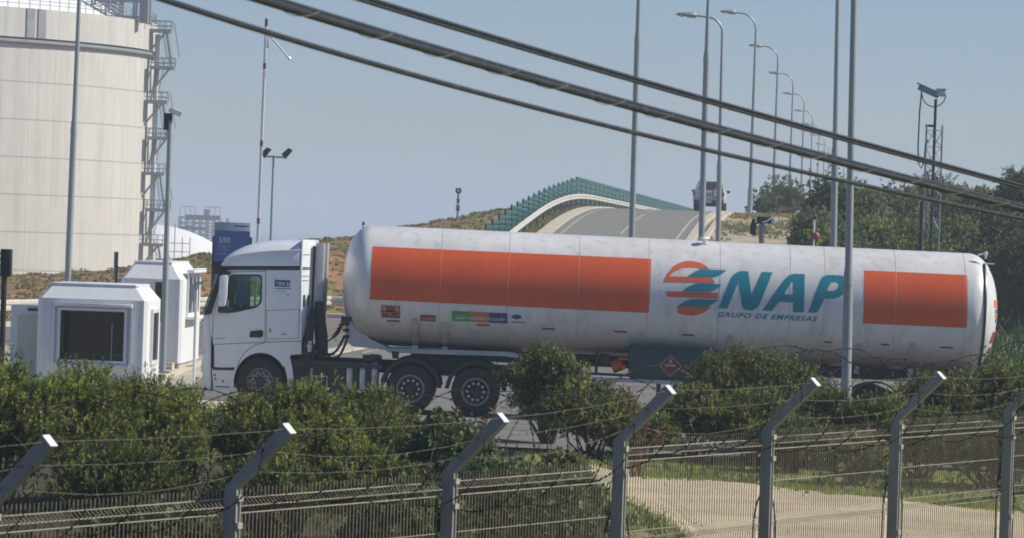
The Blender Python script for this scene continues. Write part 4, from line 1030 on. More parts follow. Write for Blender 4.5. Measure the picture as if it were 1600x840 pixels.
# mudguards of the front wheel
def arc_band(c, rx, ry, a0, a1, th, y0, y1, name, mat, par, n=14, sh=(0, 0, 0), bev=0):
    outer = [(c[0] + (rx + th) * math.cos(R(a)), c[1] + (ry + th) * math.sin(R(a))) for a in np.linspace(a0, a1, n)]
    inner = [(c[0] + rx * math.cos(R(a)), c[1] + ry * math.sin(R(a))) for a in np.linspace(a1, a0, n)]
    m = MB(); n2 = len(outer)
    V = [(x, y0, z) for x, z in outer + inner] + [(x, y1, z) for x, z in outer + inner]; k = 2 * n2; F = []
    for i in range(n2 - 1):
        j = 2 * n2 - 1 - i
        F += [(i, i + 1, j - 1, j), (k + i, k + j, k + j - 1, k + i + 1), (i, k + i, k + i + 1, i + 1), (j, j - 1, k + j - 1, k + j)]
    F += [(0, 2 * n2 - 1, k + 2 * n2 - 1, k), (n2 - 1, k + n2 - 1, k + n2, n2)]
    m.poly(V, F); return m.build(name, mat, par, shift=sh, bevel=bev)
WR = .515
ca = P(*archc)
arc_band(ca, .555, .62, 30, 178, .03, .02, .62, 'wheel_arch', 'black_plastic', trac)
plate('mudguard', roundpoly(PL([(441, 560), (453, 556), (457, 575), (459, 604), (452, 618), (448, 585)]), .03), .02, .45, 'white_paint', trac)
seam([(437, 556), (456, 553.5), (470, 551.5), (485, 551)], 'fender_trim', .06, .004, 'black_plastic')
def wheel(par, c, y, kind, s=1, sh=(0, 0, 0), r=WR, dual=False, wid=.30):
    """wheel whose outer face lies at y; s=1 faces the camera side"""
    w_ = empty('wheel', (c[0] - sh[0], y, c[1]), 0, parent=par)
    if s < 0: w_.rotation_euler = (0, 0, math.pi)
    m = MB()
    prof = [(r * .56, .03), (r * .60, .008), (r * .80, -.004), (r * .93, .012), (r * .985, .04), (r, .06)]
    for g in range(4):
        gy = .085 + g * (wid - .14) / 4; prof += [(r, gy - .012), (r - .014, gy - .008), (r - .014, gy + .004), (r, gy + .008)]
    prof += [(r, wid - .05), (r * .93, wid - .012), (r * .6, wid), (r * .56, wid - .02), prof[0]]
    m.lathe(prof, 'Y', n=48); m.build('tyre', 'rubber', w_)
    if dual:
        m = MB(); m.lathe([(r * .6, wid + .04), (r * .93, wid + .05), (r, wid + .09), (r, 2 * wid - .02), (r * .93, 2 * wid + .03), (r * .6, 2 * wid + .04), (r * .56, wid + .3), (r * .6, wid + .04)], 'Y', n=48); m.build('tyre', 'rubber', w_)
    R_ = r * .57
    m = MB()
    if kind == 'front':   # convex disc with ten hand holes
        m.lathe([(R_, .02), (R_ * .96, .005), (R_ * .90, .03), (R_ * .84, .05), (R_ * .66, .0), (R_ * .52, -.035), (R_ * .40, -.04), (R_ * .39, -.01), (0, .0)], 'Y', n=40)
    else:
        m.lathe([(R_, .02), (R_ * .97, .005), (R_ * .90, .04), (R_ * .84, .13), (R_ * .60, .15), (R_ * .55, .14), (0, .14)], 'Y', n=40)
    m.build('rim', 'rim_steel' if kind == 'front' else 'rim_dark', w_)
    if kind != 'front': m = MB(); m.lathe([(R_ * 1.03, .03), (R_ * 1.0, .0), (R_ * .93, .002), (R_ * .86, .05), (R_ * .85, .10)], 'Y', n=40); m.build('rim_ring', 'rim_steel', w_)
    m = MB(); n_ = 10
    for k in range(n_):
        a = 2 * math.pi * (k + .5) / n_
        if kind == 'front': m.lathe([(0, -.006), (.030, -.006), (.034, .03)], 'Y', (R_ * .72 * math.cos(a), .008, R_ * .72 * math.sin(a)), 10)
        else: m.lathe([(0, .128), (.030, .128), (.034, .16)], 'Y', (R_ * .72 * math.cos(a), 0, R_ * .74 * math.sin(a)), 10)
    m.build('hand_hole', 'ink_black', w_)
    m = MB()
    for k in range(n_):
        a = 2 * math.pi * k / n_; q = R_ * (.50 if kind == 'front' else .60); yy = -.045 if kind == 'front' else .085
        m.lathe([(0, yy - .03), (.026, yy - .028), (.030, yy + .06)], 'Y', (q * math.cos(a), 0, q * math.sin(a)), 8)
    m.build('wheel_bolt', 'kiosk_trim' if kind != 'front' else 'dark_chassis', w_)
    m = MB(); 
    if kind == 'front': m.lathe([(0, -.06), (R_ * .3, -.06), (R_ * .38, -.045), (R_ * .39, .0)], 'Y', n=24)
    else: m.lathe([(0, .05), (R_ * .26, .05), (R_ * .40, .07), (R_ * .44, .14)], 'Y', n=24)
    m.build('hub', 'dark_chassis', w_); return w_
zc = WR
wheel(trac, (P(406, 597)[0], zc), .06, 'front'); wheel(trac, (P(406, 597)[0], zc), W - .06, 'front', -1)
D1, D2 = P(641, 607)[0], P(743, 610)[0]
for xx in (D1, D2):
    wheel(trac, (xx, zc), .04, 'drive', dual=True); wheel(trac, (xx, zc), W - .04, 'drive', -1, dual=True)
    arc_band((xx, zc), .565, .565, 4, 176, .085, .03, .66, 'mudguard', 'black_plastic', trac); arc_band((xx, zc), .565, .565, 4, 176, .085, W - .66, W - .03, 'mudguard', 'black_plastic', trac)
m = MB(); m.tube([(D1, .5, zc), (D1, W - .5, zc)], .09, 10); m.tube([(D2, .5, zc), (D2, W - .5, zc)], .09, 10); m.tube([(ca[0], .3, zc), (ca[0], W - .3, zc)], .07, 10); m.build('axle', 'dark_chassis', trac)
# chassis
m = MB(); x0 = P(440, 570)[0]; x1 = P(800, 590)[0]
for y in (.80, 1.62): m.box(((x0 + x1) / 2, y, .93), (x1 - x0, .08, .26))
for x in np.arange(x0 + .3, x1, 1.0): m.box((x, 1.21, .93), (.1, .8, .2))
m.build('chassis_frame', 'dark_chassis', trac)
plate('chassis_deck', PL([(458, 562), (500, 563), (540, 566), (598, 569), (598, 575), (458, 571)]), .06, W - .06, 'dark_chassis', trac)
plate('engine_skirt', PL([(456, 562), (487, 563), (486, 612), (459, 611)]), .16, .9, 'black_plastic', trac)
plate('fuel_tank', roundpoly(PL([(488, 570), (539, 571), (540, 618), (489, 617)]), .05), .12, .75, 'dark_chassis', trac)
m = MB()
a, b = P(487, 563), P(487, 612); m.tube([(a[0], .08, a[1]), (b[0], .08, b[1])], .02, 6); c1, c2 = P(488, 586.5), P(511, 587.5); m.tube([(c1[0], .08, c1[1]), (c2[0], .08, c2[1]), (c2[0], .08, c2[1] - .4)], .018, 6); m.build('step_frame', 'canister', trac)
for px in (546, 566, 584):
    p_ = P(px, 590); m = MB(); m.lathe([(0, -.30), (.08, -.29), (.105, -.25), (.105, .25), (.08, .29), (0, .30)], 'Z', (p_[0], .22, p_[1] + .02), 16); m.build('air_canister', 'canister', trac)
for px in (555.5, 576): plate('strap', PL([(px - 3, 566), (px + 3, 566.4), (px + 3, 620), (px - 3, 620)]), .10, .4, 'dark_chassis', trac)
plate('side_marker', roundpoly(PL([(586.5, 585), (590, 585), (590, 591), (586.5, 591)]), .015), .08, .1, 'banner_orange', trac)
m = MB()
for px, py, ww in ((572, 562, .16), (585, 561, .22), (592, 563, .10)): p_ = P(px, py); m.box((p_[0], .3, p_[1] + .04), (ww, .3, .13))
m.box((P(470, 563)[0], .3, P(470, 562)[1]), (.3, .3, .08)); m.build('chassis_fittings', 'dark_chassis', trac, bevel=.01)
# rubber ducting behind the cab
m = MB()
pts = PL([(496, 470), (499, 500), (501, 525), (502, 550), (497, 560)]); m.tube([(x, .28, z) for x, z in pts], [.10, .12, .14, .13, .1], 10)
pts = PL([(487, 480), (485, 510), (480, 535), (478, 560), (482, 575)]); m.tube([(x, .12, z) for x, z in pts], [.06, .08, .12, .12, .1], 10)
pts = PL([(476, 540), (484, 530), (492, 540), (490, 562), (476, 562)]); m.prism([(x, z) for x, z in pts], .06, .5)
m.build('air_duct', 'rubber', trac)
p_ = P(484, 540); m = MB(); m.lathe([(0, -.02), (.05, -.02), (.06, .0)], 'Y', (p_[0], .0, p_[1]), 12); m.box((p_[0], .02, p_[1]), (.08, .05, .24)); m.build('filter_cap', 'canister', trac, bevel=.02)
# coupling plate
m = MB(); m.box(((D1 + D2) / 2, 1.25, 1.12), (1.0, 1.0, .12)); m.build('fifth_wheel', 'dark_chassis', trac)

# hoses between tractor and trailer belong to the trailer couplings
trl = truck_root('tank_trailer', 9.0, 'long white cylindrical gas tank trailer with orange bands and teal lettering', 'trailer')
SH = (9.0, 0, 0)
TR, TY, TZ = 1.262, 1.27, 2.628        # tank radius and axis (local)
XA, XB = P(577, 385)[0], P(1522, 430)[0]
ax_slope = 0
def tank():
    prof = []; dome = .56; n = 14
    for k in range(n + 1):
        a = math.pi / 2 * k / n; r = TR * math.sin(a) ** .82 if k else 0; prof.append((r, XA - dome * math.cos(a) ** 1.0))
    for k in range(1, 9): prof.append((TR, XA + (XB - XA) * k / 9))
    for k in range(n, -1, -1):
        a = math.pi / 2 * k / n; r = TR * math.sin(a) ** .82 if k else 0; prof.append((r, XB + .64 * math.cos(a)))
    m = MB(); m.lathe(prof, 'X', (0, TY, TZ), 96); m.build('tank_shell', 'tank_shell', trl, shift=SH)
    for px, py in ((693, 358), (799, 362), (909, 367), (1018, 372), (1130, 377), (1240, 381), (1294, 384), (1405, 389), (1514, 393)):
        x = P(px - 1 + .0, py)[0]; m = MB(); m.lathe([(TR - .01, x - .009), (TR + .003, x - .005), (TR + .0055, x), (TR + .003, x + .005), (TR - .01, x + .009)], 'X', (0, TY, TZ), 96); m.build('weld_seam', 'tank_seam', trl, shift=SH)
worn('tank_seam', (.50, .48, .46), .5, 0, .3, 3, (.3, .25, .2), .6)
tank()
def cyl(u, v, o=.004):
    """project a point of the side view onto the near flank of the tank"""
    d = (v - TZ); r = TR + o; d = max(-r * .999, min(r * .999, d)); return (u, TY - math.sqrt(r * r - d * d), v)
def band(L, name, mat, o=.004):
    return flat_shape([PL(L)], lambda u, v: cyl(u, v, o), name, mat, trl, step=.05, shift=SH)
def edge(p, q, n=20): return [(p[0] + (q[0] - p[0]) * i / n, p[1] + (q[1] - p[1]) * i / n) for i in range(n)]
band([(582, 385.3), (1018.5, 404.8), (1014, 488), (577.5, 466.8)], 'orange_band', 'band_orange')
band([(1352.5, 421.3), (1513.5, 428.8), (1511, 511.5), (1348.5, 504.3)], 'orange_band', 'band_orange')
def C5(L): return [P(1000 + x / 5, 370 + y / 5) for x, y in L]
def smooth(L, n=6):
    """closed Catmull-Rom through points"""
    out = []; m = len(L)
    for i in range(m):
        p0, p1, p2, p3 = [Vector(L[(i + j - 1) % m]) for j in range(4)]
        for k in range(n):
            t = k / n; q = .5 * ((2 * p1) + (-p0 + p2) * t + (2 * p0 - 5 * p1 + 4 * p2 - p3) * t * t + (-p0 + 3 * p1 - 3 * p2 + p3) * t ** 3); out.append((q.x, q.y))
    return out
def circ(a0, a1, n=24, c=(396, 400), r=(215, 210)): return [(c[0] + r[0] * math.cos(R(a)), c[1] - r[1] * math.sin(R(a))) for a in np.linspace(a0, a1, n)]
def logo(loops, name, mat, o): return flat_shape([C5(L) for L in loops], lambda u, v: cyl(u, v, o), name, mat, trl, step=.04, shift=SH)
logo([[(181, 343)] + circ(165, 47, 24) + [(500, 250), (440, 243), (380, 240), (325, 246), (275, 264), (248, 283), (230, 303), (330, 306), (450, 309), (550, 313), (572, 328), (590, 356), (470, 352), (330, 346)]], 'logo_mark', 'logo_orange', .005)
logo([[(200, 420), (608, 432), (611, 478), (420, 470), (215, 462)]], 'logo_mark', 'logo_orange', .005)
logo([[(290, 538), (560, 538)] + [(q[0], q[1]) for q in circ(-42, -118, 18)]], 'logo_mark', 'logo_orange', .005)
def leaf(x0, x1, yt, yb):   # swoosh: pointed at both ends
    w_ = x1 - x0; return [(x0, yb), (x0 + w_ * .10, yb - (yb - yt) * .42), (x0 + w_ * .20, yb - (yb - yt) * .75), (x0 + w_ * .33, yt), (x0 + w_ * .48, yt - 3), (x1, yt + 4), (x0 + w_ * .90, yt + (yb - yt) * .52), (x0 + w_ * .80, yt + (yb - yt) * .85), (x0 + w_ * .66, yb + 3), (x0 + w_ * .4, yb + 2)]
logo([leaf(372, 682, 252, 306)], 'logo_mark', 'logo_teal', .009); logo([leaf(330, 642, 362, 421)], 'logo_mark', 'logo_teal', .009); logo([leaf(288, 612, 482, 541)], 'logo_mark', 'logo_teal', .009)
logo([[(612, 553), (718, 312), (740, 285), (775, 266), (800, 262), (850, 263), (872, 456), (957, 269), (1041, 272), (928, 535), (908, 558), (880, 569), (840, 569), (812, 560), (797, 540), (776, 350), (770, 352), (682, 556)]], 'lettering', 'logo_teal', .006)
logo([[(955, 570), (1130, 330), (1165, 298), (1205, 283), (1293, 285), (1281, 585), (1194, 582), (1197, 507), (1088, 502), (1032, 574)], [(1128, 441), (1190, 345), (1203, 348), (1199, 445)]], 'lettering', 'logo_teal', .006)
logo([[(1313, 586), (1412, 340), (1432, 308), (1470, 292), (1580, 296), (1612, 312), (1628, 345), (1618, 395), (1595, 440), (1560, 466), (1500, 477), (1443, 476), (1402, 560), (1385, 580), (1360, 589)], [(1462, 415), (1490, 358), (1508, 346), (1545, 347), (1560, 358), (1556, 385), (1538, 408), (1510, 418)]], 'lettering', 'logo_teal', .006)
def side_text(body, px0, py0, px1, h, mat, shear=0, bold=0, o=.006, par=None, name='lettering', sp=1.0):
    a = P(px0, py0); wd = (px1 - px0) / TS; size = h / TS / .70
    return text(body, size, lambda u, v: cyl(u + a[0], v + a[1], o), name, mat, par or trl, shear=shear, bold=bold, step=.04, shift=SH, width=wd, spacing=sp)
side_text('GRUPO DE EMPRESAS', 1120.5, 493.6, 1276, 7.4, 'logo_teal', .28, .004, sp=1.18)
# placards and stickers
def stk(x0, y0, x1, y1, name, mat, o=.006, sl=.047): 
    d = (x1 - x0) * sl; return band([(x0, y0), (x1, y0 + d), (x1, y1 + d), (x0, y1)], name, mat, o)
p1_ = stk(595.5, 475.5, 625, 495, 'hazard_placard', 'ink_black', .005); stk(596.6, 476.7, 623.9, 484.6, 'placard_field', 'placard_orange', .008); stk(596.6, 486.0, 623.9, 493.8, 'placard_field', 'placard_orange', .008)
side_text('223', 603, 484.4, 617, 6.2, 'ink_black', 0, .006, .012); side_text('NU 1972', 598, 493.6, 622.5, 6.2, 'ink_black', 0, .006, .012)
stk(656.5, 490.8, 680.5, 500.5, 'warning_sticker', 'placard_red', .005); side_text('PELIGRO', 658.5, 498.6, 679, 4.2, 'placard_orange', 0, .004, .01)
stk(706, 484.6, 735.2, 500.6, 'slogan_banner', 'banner_green', .005); stk(735.3, 486, 763.4, 502, 'slogan_banner', 'banner_orange', .005); stk(763.5, 487.3, 793, 503.4, 'slogan_banner', 'banner_blue', .005)
side_text('Gas natural licuado', 711, 497.2, 787, 6.2, 'ink_white', .45, .0, .010)
flat_shape([smooth([P(798.5, 494), P(807, 490.3), P(816, 494.3), P(807.5, 498)], 5)], lambda u, v: cyl(u, v, .005), 'oval_badge', 'banner_blue', trl, step=.04, shift=SH)
side_text('Lipigas', 801, 495.4, 814, 2.8, 'ink_white', .2, 0, .01) if False else None
stk(799, 501.6, 822, 503.0, 'sticker_line', 'sticker_blue')
for px, py in ((604.5, 499), (745, 505.6), (848, 511.5), (960, 516), (1066, 521.2), (1288, 532.4), (1378, 536.4), (1471, 540.8)): stk(px, py, px + (20 if px not in (1288, 1378) else 13), py + 2.6, 'red_reflector', 'reflector_red', .010)
# saddle supports
for px0, px1, yt in ((643, 652.5, 499), (690, 699, 504), (1137, 1146, 524), (1340, 1347, 538), (1424, 1432, 536)):
    band([(px0 + 1, yt), (px1 - 1, yt), (px1, yt + 6), (px1 + .5, 560), (px0 - .5, 560), (px0, yt + 6)], 'saddle_bracket', 'tank_seam', .035)
    m = MB(); a = P(px0, 545)[0]; b = P(px1, 545)[0]; m.box(((a + b) / 2, TY, TZ - TR - .03), (b - a, 1.5, .16)); m.build('saddle_bracket', 'tank_seam', trl, shift=SH)
# frame of the trailer
def tp(name, L, y0, y1, mat, bev=0): return MB().prism(PL(L), y0, y1).build(name, mat, trl, shift=SH, bevel=bev)
tp('front_gusset', [(537, 502), (551, 494), (560, 512), (577, 530), (602, 541), (602, 547), (548, 541), (538, 528)], .55, 1.95, 'aluminium')
m = MB()
for py in (506, 516, 526): p_ = P(541, py); m.lathe([(0, -.06), (.045, -.05), (.05, .04)], 'Y', (p_[0], .52, p_[1]), 12); m.box((p_[0] - .04, .5, p_[1]), (.1, .08, .06))
p_ = P(540, 498); m.box((p_[0], .5, p_[1]), (.22, .14, .1)); m.build('coupling_block', 'black_plastic', trl, shift=SH)
tp('kingpin_plate', [(596, 543.5), (700, 546.5), (790, 549.5), (806, 552), (815, 557), (808, 559.5), (790, 556.5), (640, 552), (606, 550.5)], .45, 2.05, 'aluminium')
tp('landing_bracket', [(611, 549), (623, 549.5), (622, 560), (613, 560)], .3, .5, 'dark_chassis')
m = MB(); xa_, xb_ = P(640, 560)[0], P(1500, 600)[0]
for y in (.85, 1.65): m.box(((xa_ + xb_) / 2, y, 1.25), (xb_ - xa_, .10, .22))
m.build('trailer_frame', 'dark_chassis', trl, shift=SH)
tp('underrun_rail', [(918, 588), (1064, 594.5), (1064, 600.5), (918, 594)], .10, .14, 'aluminium'); tp('underrun_rail', [(905, 569), (960, 571), (960, 573.5), (905, 571.5)], .3, .34, 'dark_chassis')
tp('pump_cabinet', [(983, 540), (1123, 547), (1123, 594), (1118, 599.5), (987, 593.5), (983, 588)], .14, .95, 'cabinet_green', .02)
pc = P(1048, 571); m = MB(); rr = .245
m.poly([(pc[0] - rr, .134, pc[1]), (pc[0], .134, pc[1] - rr * .95), (pc[0] + rr, .134, pc[1]), (pc[0], .134, pc[1] + rr * .95)], [(0, 1, 2, 3)]); q = m.build('hazard_diamond', 'sign_grey', trl, shift=SH)  # diamond's white greyed and red darkened: shade put into the colours
rr = .225; m = MB(); m.poly([(pc[0] - rr, .130, pc[1]), (pc[0], .130, pc[1] - rr * .95), (pc[0] + rr, .130, pc[1]), (pc[0], .130, pc[1] + rr * .95)], [(0, 1, 2, 3)]); m.build('diamond_field', 'placard_red', q, shift=SH)
m = MB(); m.box((pc[0], .125, pc[1] + .01), (.22, .004, .035)); m.prism([(pc[0] - .03, pc[1] + .06), (pc[0] + .03, pc[1] + .06), (pc[0] + .035, pc[1] + .09), (pc[0], pc[1] + .15), (pc[0] - .03, pc[1] + .1)], .123, .127); m.build('diamond_mark', 'sign_grey', q, shift=SH)
p_ = P(966, 571); m = MB(); m.tube([(p_[0] - .12, .35, p_[1] - .05), (p_[0] + .1, .35, p_[1] + .05)], .13, 14); m.box((p_[0] + .12, .30, p_[1] + .15), (.24, .3, .05)); m.lathe([(0, -.05), (.05, -.03), (.06, .02)], 'Y', (p_[0] + .12, .2, p_[1] - .02), 10); m.build('orange_valve', 'orange_paint', trl, shift=SH)
m = MB(); m.tube([(p_[0] - .8, .6, p_[1] + .1), (p_[0] - .3, .6, p_[1] + .1), (p_[0] + .3, .6, p_[1])], .06, 8); m.box((p_[0] - .28, .5, p_[1] + .1), (.2, .3, .26)); m.tube([(p_[0] - .45, .3, p_[1] - .2), (p_[0] - .45, .3, p_[1] + .3)], .03, 6); m.box((p_[0] - .1, .5, p_[1] - .2), (1.1, .5, .04)); m.build('pipework', 'dark_chassis', trl, shift=SH)
for px in (948, 1030, 1056):
    a = P(px, 594); m = MB(); m.box((a[0], .2, a[1] - .22), (.09, .08, .48)); m.build('landing_leg', 'dark_chassis', trl, shift=SH)
for px in (1272, 1370, 1468):
    xx = P(px, 610)[0]; wheel(trl, (xx, zc), .05, 'drive', dual=True, sh=SH); wheel(trl, (xx, zc), W - .05, 'drive', -1, dual=True, sh=SH)
    arc_band((xx, zc), .58, .58, 15, 165, .03, .05, .62, 'mudguard', 'dark_chassis', trl, sh=SH)
    m = MB(); m.tube([(xx, .4, zc), (xx, W - .4, zc)], .075, 10); m.box((xx, .9, .85), (.9, .09, .09)); m.box((xx, 1.6, .85), (.9, .09, .09)); m.build('axle', 'dark_chassis', trl, shift=SH)
tp('rear_light_bar', [(1490, 592), (1536, 594), (1536, 604), (1490, 602)], .1, 2.4, 'dark_chassis')
# sensor on the top and lamp on the rear shoulder
a = P(1103, 382); q_ = cyl(a[0], a[1]); m = MB(); m.lathe([(0, .16), (.08, .155), (.11, .12), (.09, .10), (.03, .09), (.03, -.02)], 'Z', (q_[0], q_[1] - .0, q_[2]), 14); m.box((q_[0] + .1, q_[1], q_[2] + .10), (.16, .05, .03)); m.box((q_[0] - .12, q_[1], q_[2] + .08), (.05, .04, .03)); m.build('vent_cap', 'hot_white', trl, shift=SH)
a = P(1533, 403); m = MB(); m.tube([(a[0], TY - .62, a[1] + .05), (a[0] + .16, TY - .62, a[1] + .1)], .02, 6); m.lathe([(0, .06), (.035, .05), (.04, 0), (.02, -.05), (.02, -.1)], 'Z', (a[0] + .17, TY - .62, a[1] + .08), 10); m.tube([(a[0] + .18, TY - .62, a[1] - .12), (a[0] + .36, TY - .62, a[1] - .12)], .012, 5); m.build('marker_lamp', 'hot_white', trl, shift=SH)
# dark ladder strip on the rear dome
def rear_strip():
    a = math.acos(.27 / .64); rho = TR * math.sin(a) ** .82; m = MB()
    m.tube([(XB + .285, TY - (rho + .02) * math.cos(q), TZ + (rho + .02) * math.sin(q)) for q in np.linspace(R(62), R(-68), 22)], .03, 6)
    m.build('rear_strip', 'cabinet_green', trl, shift=SH)
rear_strip()
def dome_pt(y, z):
    rad = min(math.hypot(y - TY, z - TZ) / TR, .9999); ang = math.asin(rad ** (1 / .82)); return XB + .64 * math.cos(ang) + .008
def dome_dec(px0, py0, px1, py1, name, mat):
    # small coloured marks on the rear dome, placed across its near quarter
    z0, z1 = P(1545, py1)[1], P(1545, py0)[1]; y0, y1 = px0, px1; m = MB(); n = 4
    V = [(dome_pt(y0 + (y1 - y0) * i / n, z0 + (z1 - z0) * j / n), y0 + (y1 - y0) * i / n, z0 + (z1 - z0) * j / n) for i in range(n + 1) for j in range(n + 1)]
    F = [(i * (n + 1) + j, (i + 1) * (n + 1) + j, (i + 1) * (n + 1) + j + 1, i * (n + 1) + j + 1) for i in range(n) for j in range(n)]
    m.poly(V, F, True); m.build(name, mat, trl, shift=SH)
dome_dec(.45, 468, 1.0, 480, 'rear_logo', 'logo_orange'); dome_dec(.5, 490, 1.2, 496, 'rear_logo', 'logo_orange'); dome_dec(.5, 482, 1.2, 489, 'rear_logo', 'logo_teal'); dome_dec(.55, 497, 1.3, 503, 'rear_logo', 'logo_teal')
dome_dec(.50, 518, .85, 536, 'rear_placard', 'placard_red'); dome_dec(.38, 540, .45, 543, 'rear_placard', 'placard_red'); dome_dec(.62, 543, 1.0, 552, 'rear_placard', 'placard_red')
# hoses
m = MB(); A, B = P(508, 534), P(537, 496); n = 150
for off in (0, ):
    pts = []
    for i in range(n):
        t = i / (n - 1); a = t * 2 * math.pi * 11; bx_ = A[0] + (B[0] - A[0]) * t; bz_ = A[1] + (B[1] - A[1]) * t - .12 * math.sin(math.pi * t)
        pts.append((bx_ + .078 * math.cos(a), .75 + .078 * math.sin(a), bz_ + .078 * math.cos(a) * .7))
    m.tube(pts, .0125, 5)
m.build('coiled_hose', 'hose', trl, shift=SH)
for dxx in (0, 6):
    m = MB(); L = [P(498 + dxx * .4, 545), P(503 + dxx, 551 + dxx * .6), P(512 + dxx * .6, 554.5 + dxx), P(522 + dxx, 550 + dxx), P(530 + dxx, 538 + dxx * .6), P(537 + dxx * .7, 524 + dxx * .4)]
    pts = []
    for i in range(len(L) - 1):
        p0, p1, p2, p3 = [Vector(L[min(max(i + j - 1, 0), len(L) - 1)]) for j in range(4)]
        for k in range(6):
            t = k / 6; q = .5 * ((2 * p1) + (-p0 + p2) * t + (2 * p0 - 5 * p1 + 4 * p2 - p3) * t * t + (-p0 + 3 * p1 - 3 * p2 + p3) * t ** 3); pts.append((q.x, .7, q.y))
    m.tube(pts, .028, 8); m.build('air_hose', 'hose', trl, shift=SH)

# ------------------------------------------------------------------ pickup on the crest
def pickup():
    Y = 247; c = at(1106.5, 330, Y); z = float(hr(Y)) + .02
    t = empty('pickup_truck', (c.x, Y, z), -math.atan(.0859), 'silver double cab pickup truck seen from behind on the crest of the ramp', 'pickup truck')
    w_ = .91
    def sec(L, y0, y1, name, mat, bev=0): return MB().prism(L, y0, y1).build(name, mat, t, bevel=bev)
    sec([(-w_, .50), (w_, .50), (w_ - .0, .95), (w_ - .05, 1.20), (-w_ + .05, 1.20), (-w_, .95)], .0, 5.0, 'body', 'pickup_silver', .04)
    sec([(-.72, .62), (.72, .62), (.74, 1.14), (-.74, 1.14)], -.025, .0, 'tailgate', 'pickup_silver', .012)
    MB().box((0, -.04, .95), (.26, .03, .07)).build('tailgate_handle', 'dark_lens', t)
    sec([(-.80, 1.20), (.80, 1.20), (.62, 1.70), (.54, 1.76), (-.54, 1.76), (-.62, 1.70)], 1.65, 3.6, 'cabin', 'pickup_silver', .05)
    sec([(-.70, 1.24), (.70, 1.24), (.56, 1.66), (-.56, 1.66)], 1.635, 1.65, 'rear_window', 'kiosk_glass')
    m = MB()
    for s in (-1, 1):
        m.tube([(s * .80, .55, 1.2), (s * .66, 1.5, 1.72), (s * .6, 1.62, 1.74)], .035, 6)
    m.tube([(-.66, 1.5, 1.72), (.66, 1.5, 1.72)], .035, 6); m.build('roll_bar', 'dark_chassis', t)
    for s in (-1, 1):
        MB().box((s * .87, -.005, .98), (.10, .08, .26)).build('tail_light', 'tail_red', t, bevel=.02)
        MB().box((s * 1.03, 3.2, 1.18), (.2, .1, .17)).build('door_mirror', 'dark_lens', t, bevel=.02)
        for yy in (1.0, 4.1):
            m = MB(); m.lathe([(0, -.08), (.2, -.09), (.34, -.12), (.38, -.08), (.38, .08), (.34, .12), (.2, .09), (0, .08)], 'X', (s * .78, yy, .38), 24); m.build('wheel', 'rubber', t)
    MB().box((0, -.10, .52), (1.72, .16, .20)).build('rear_bumper', 'dark_chassis', t, bevel=.03)
    MB().box((0, -.185, .55), (.36, .015, .12)).build('number_plate', 'ink_white', t)
    MB().box((0, 2.5, .40), (1.5, 4.6, .2)).build('underbody', 'black_plastic', t)
pickup()
worn('strand_wire', (.20, .17, .14), .5, .2, .3, 6, (.3, .16, .08), .5)
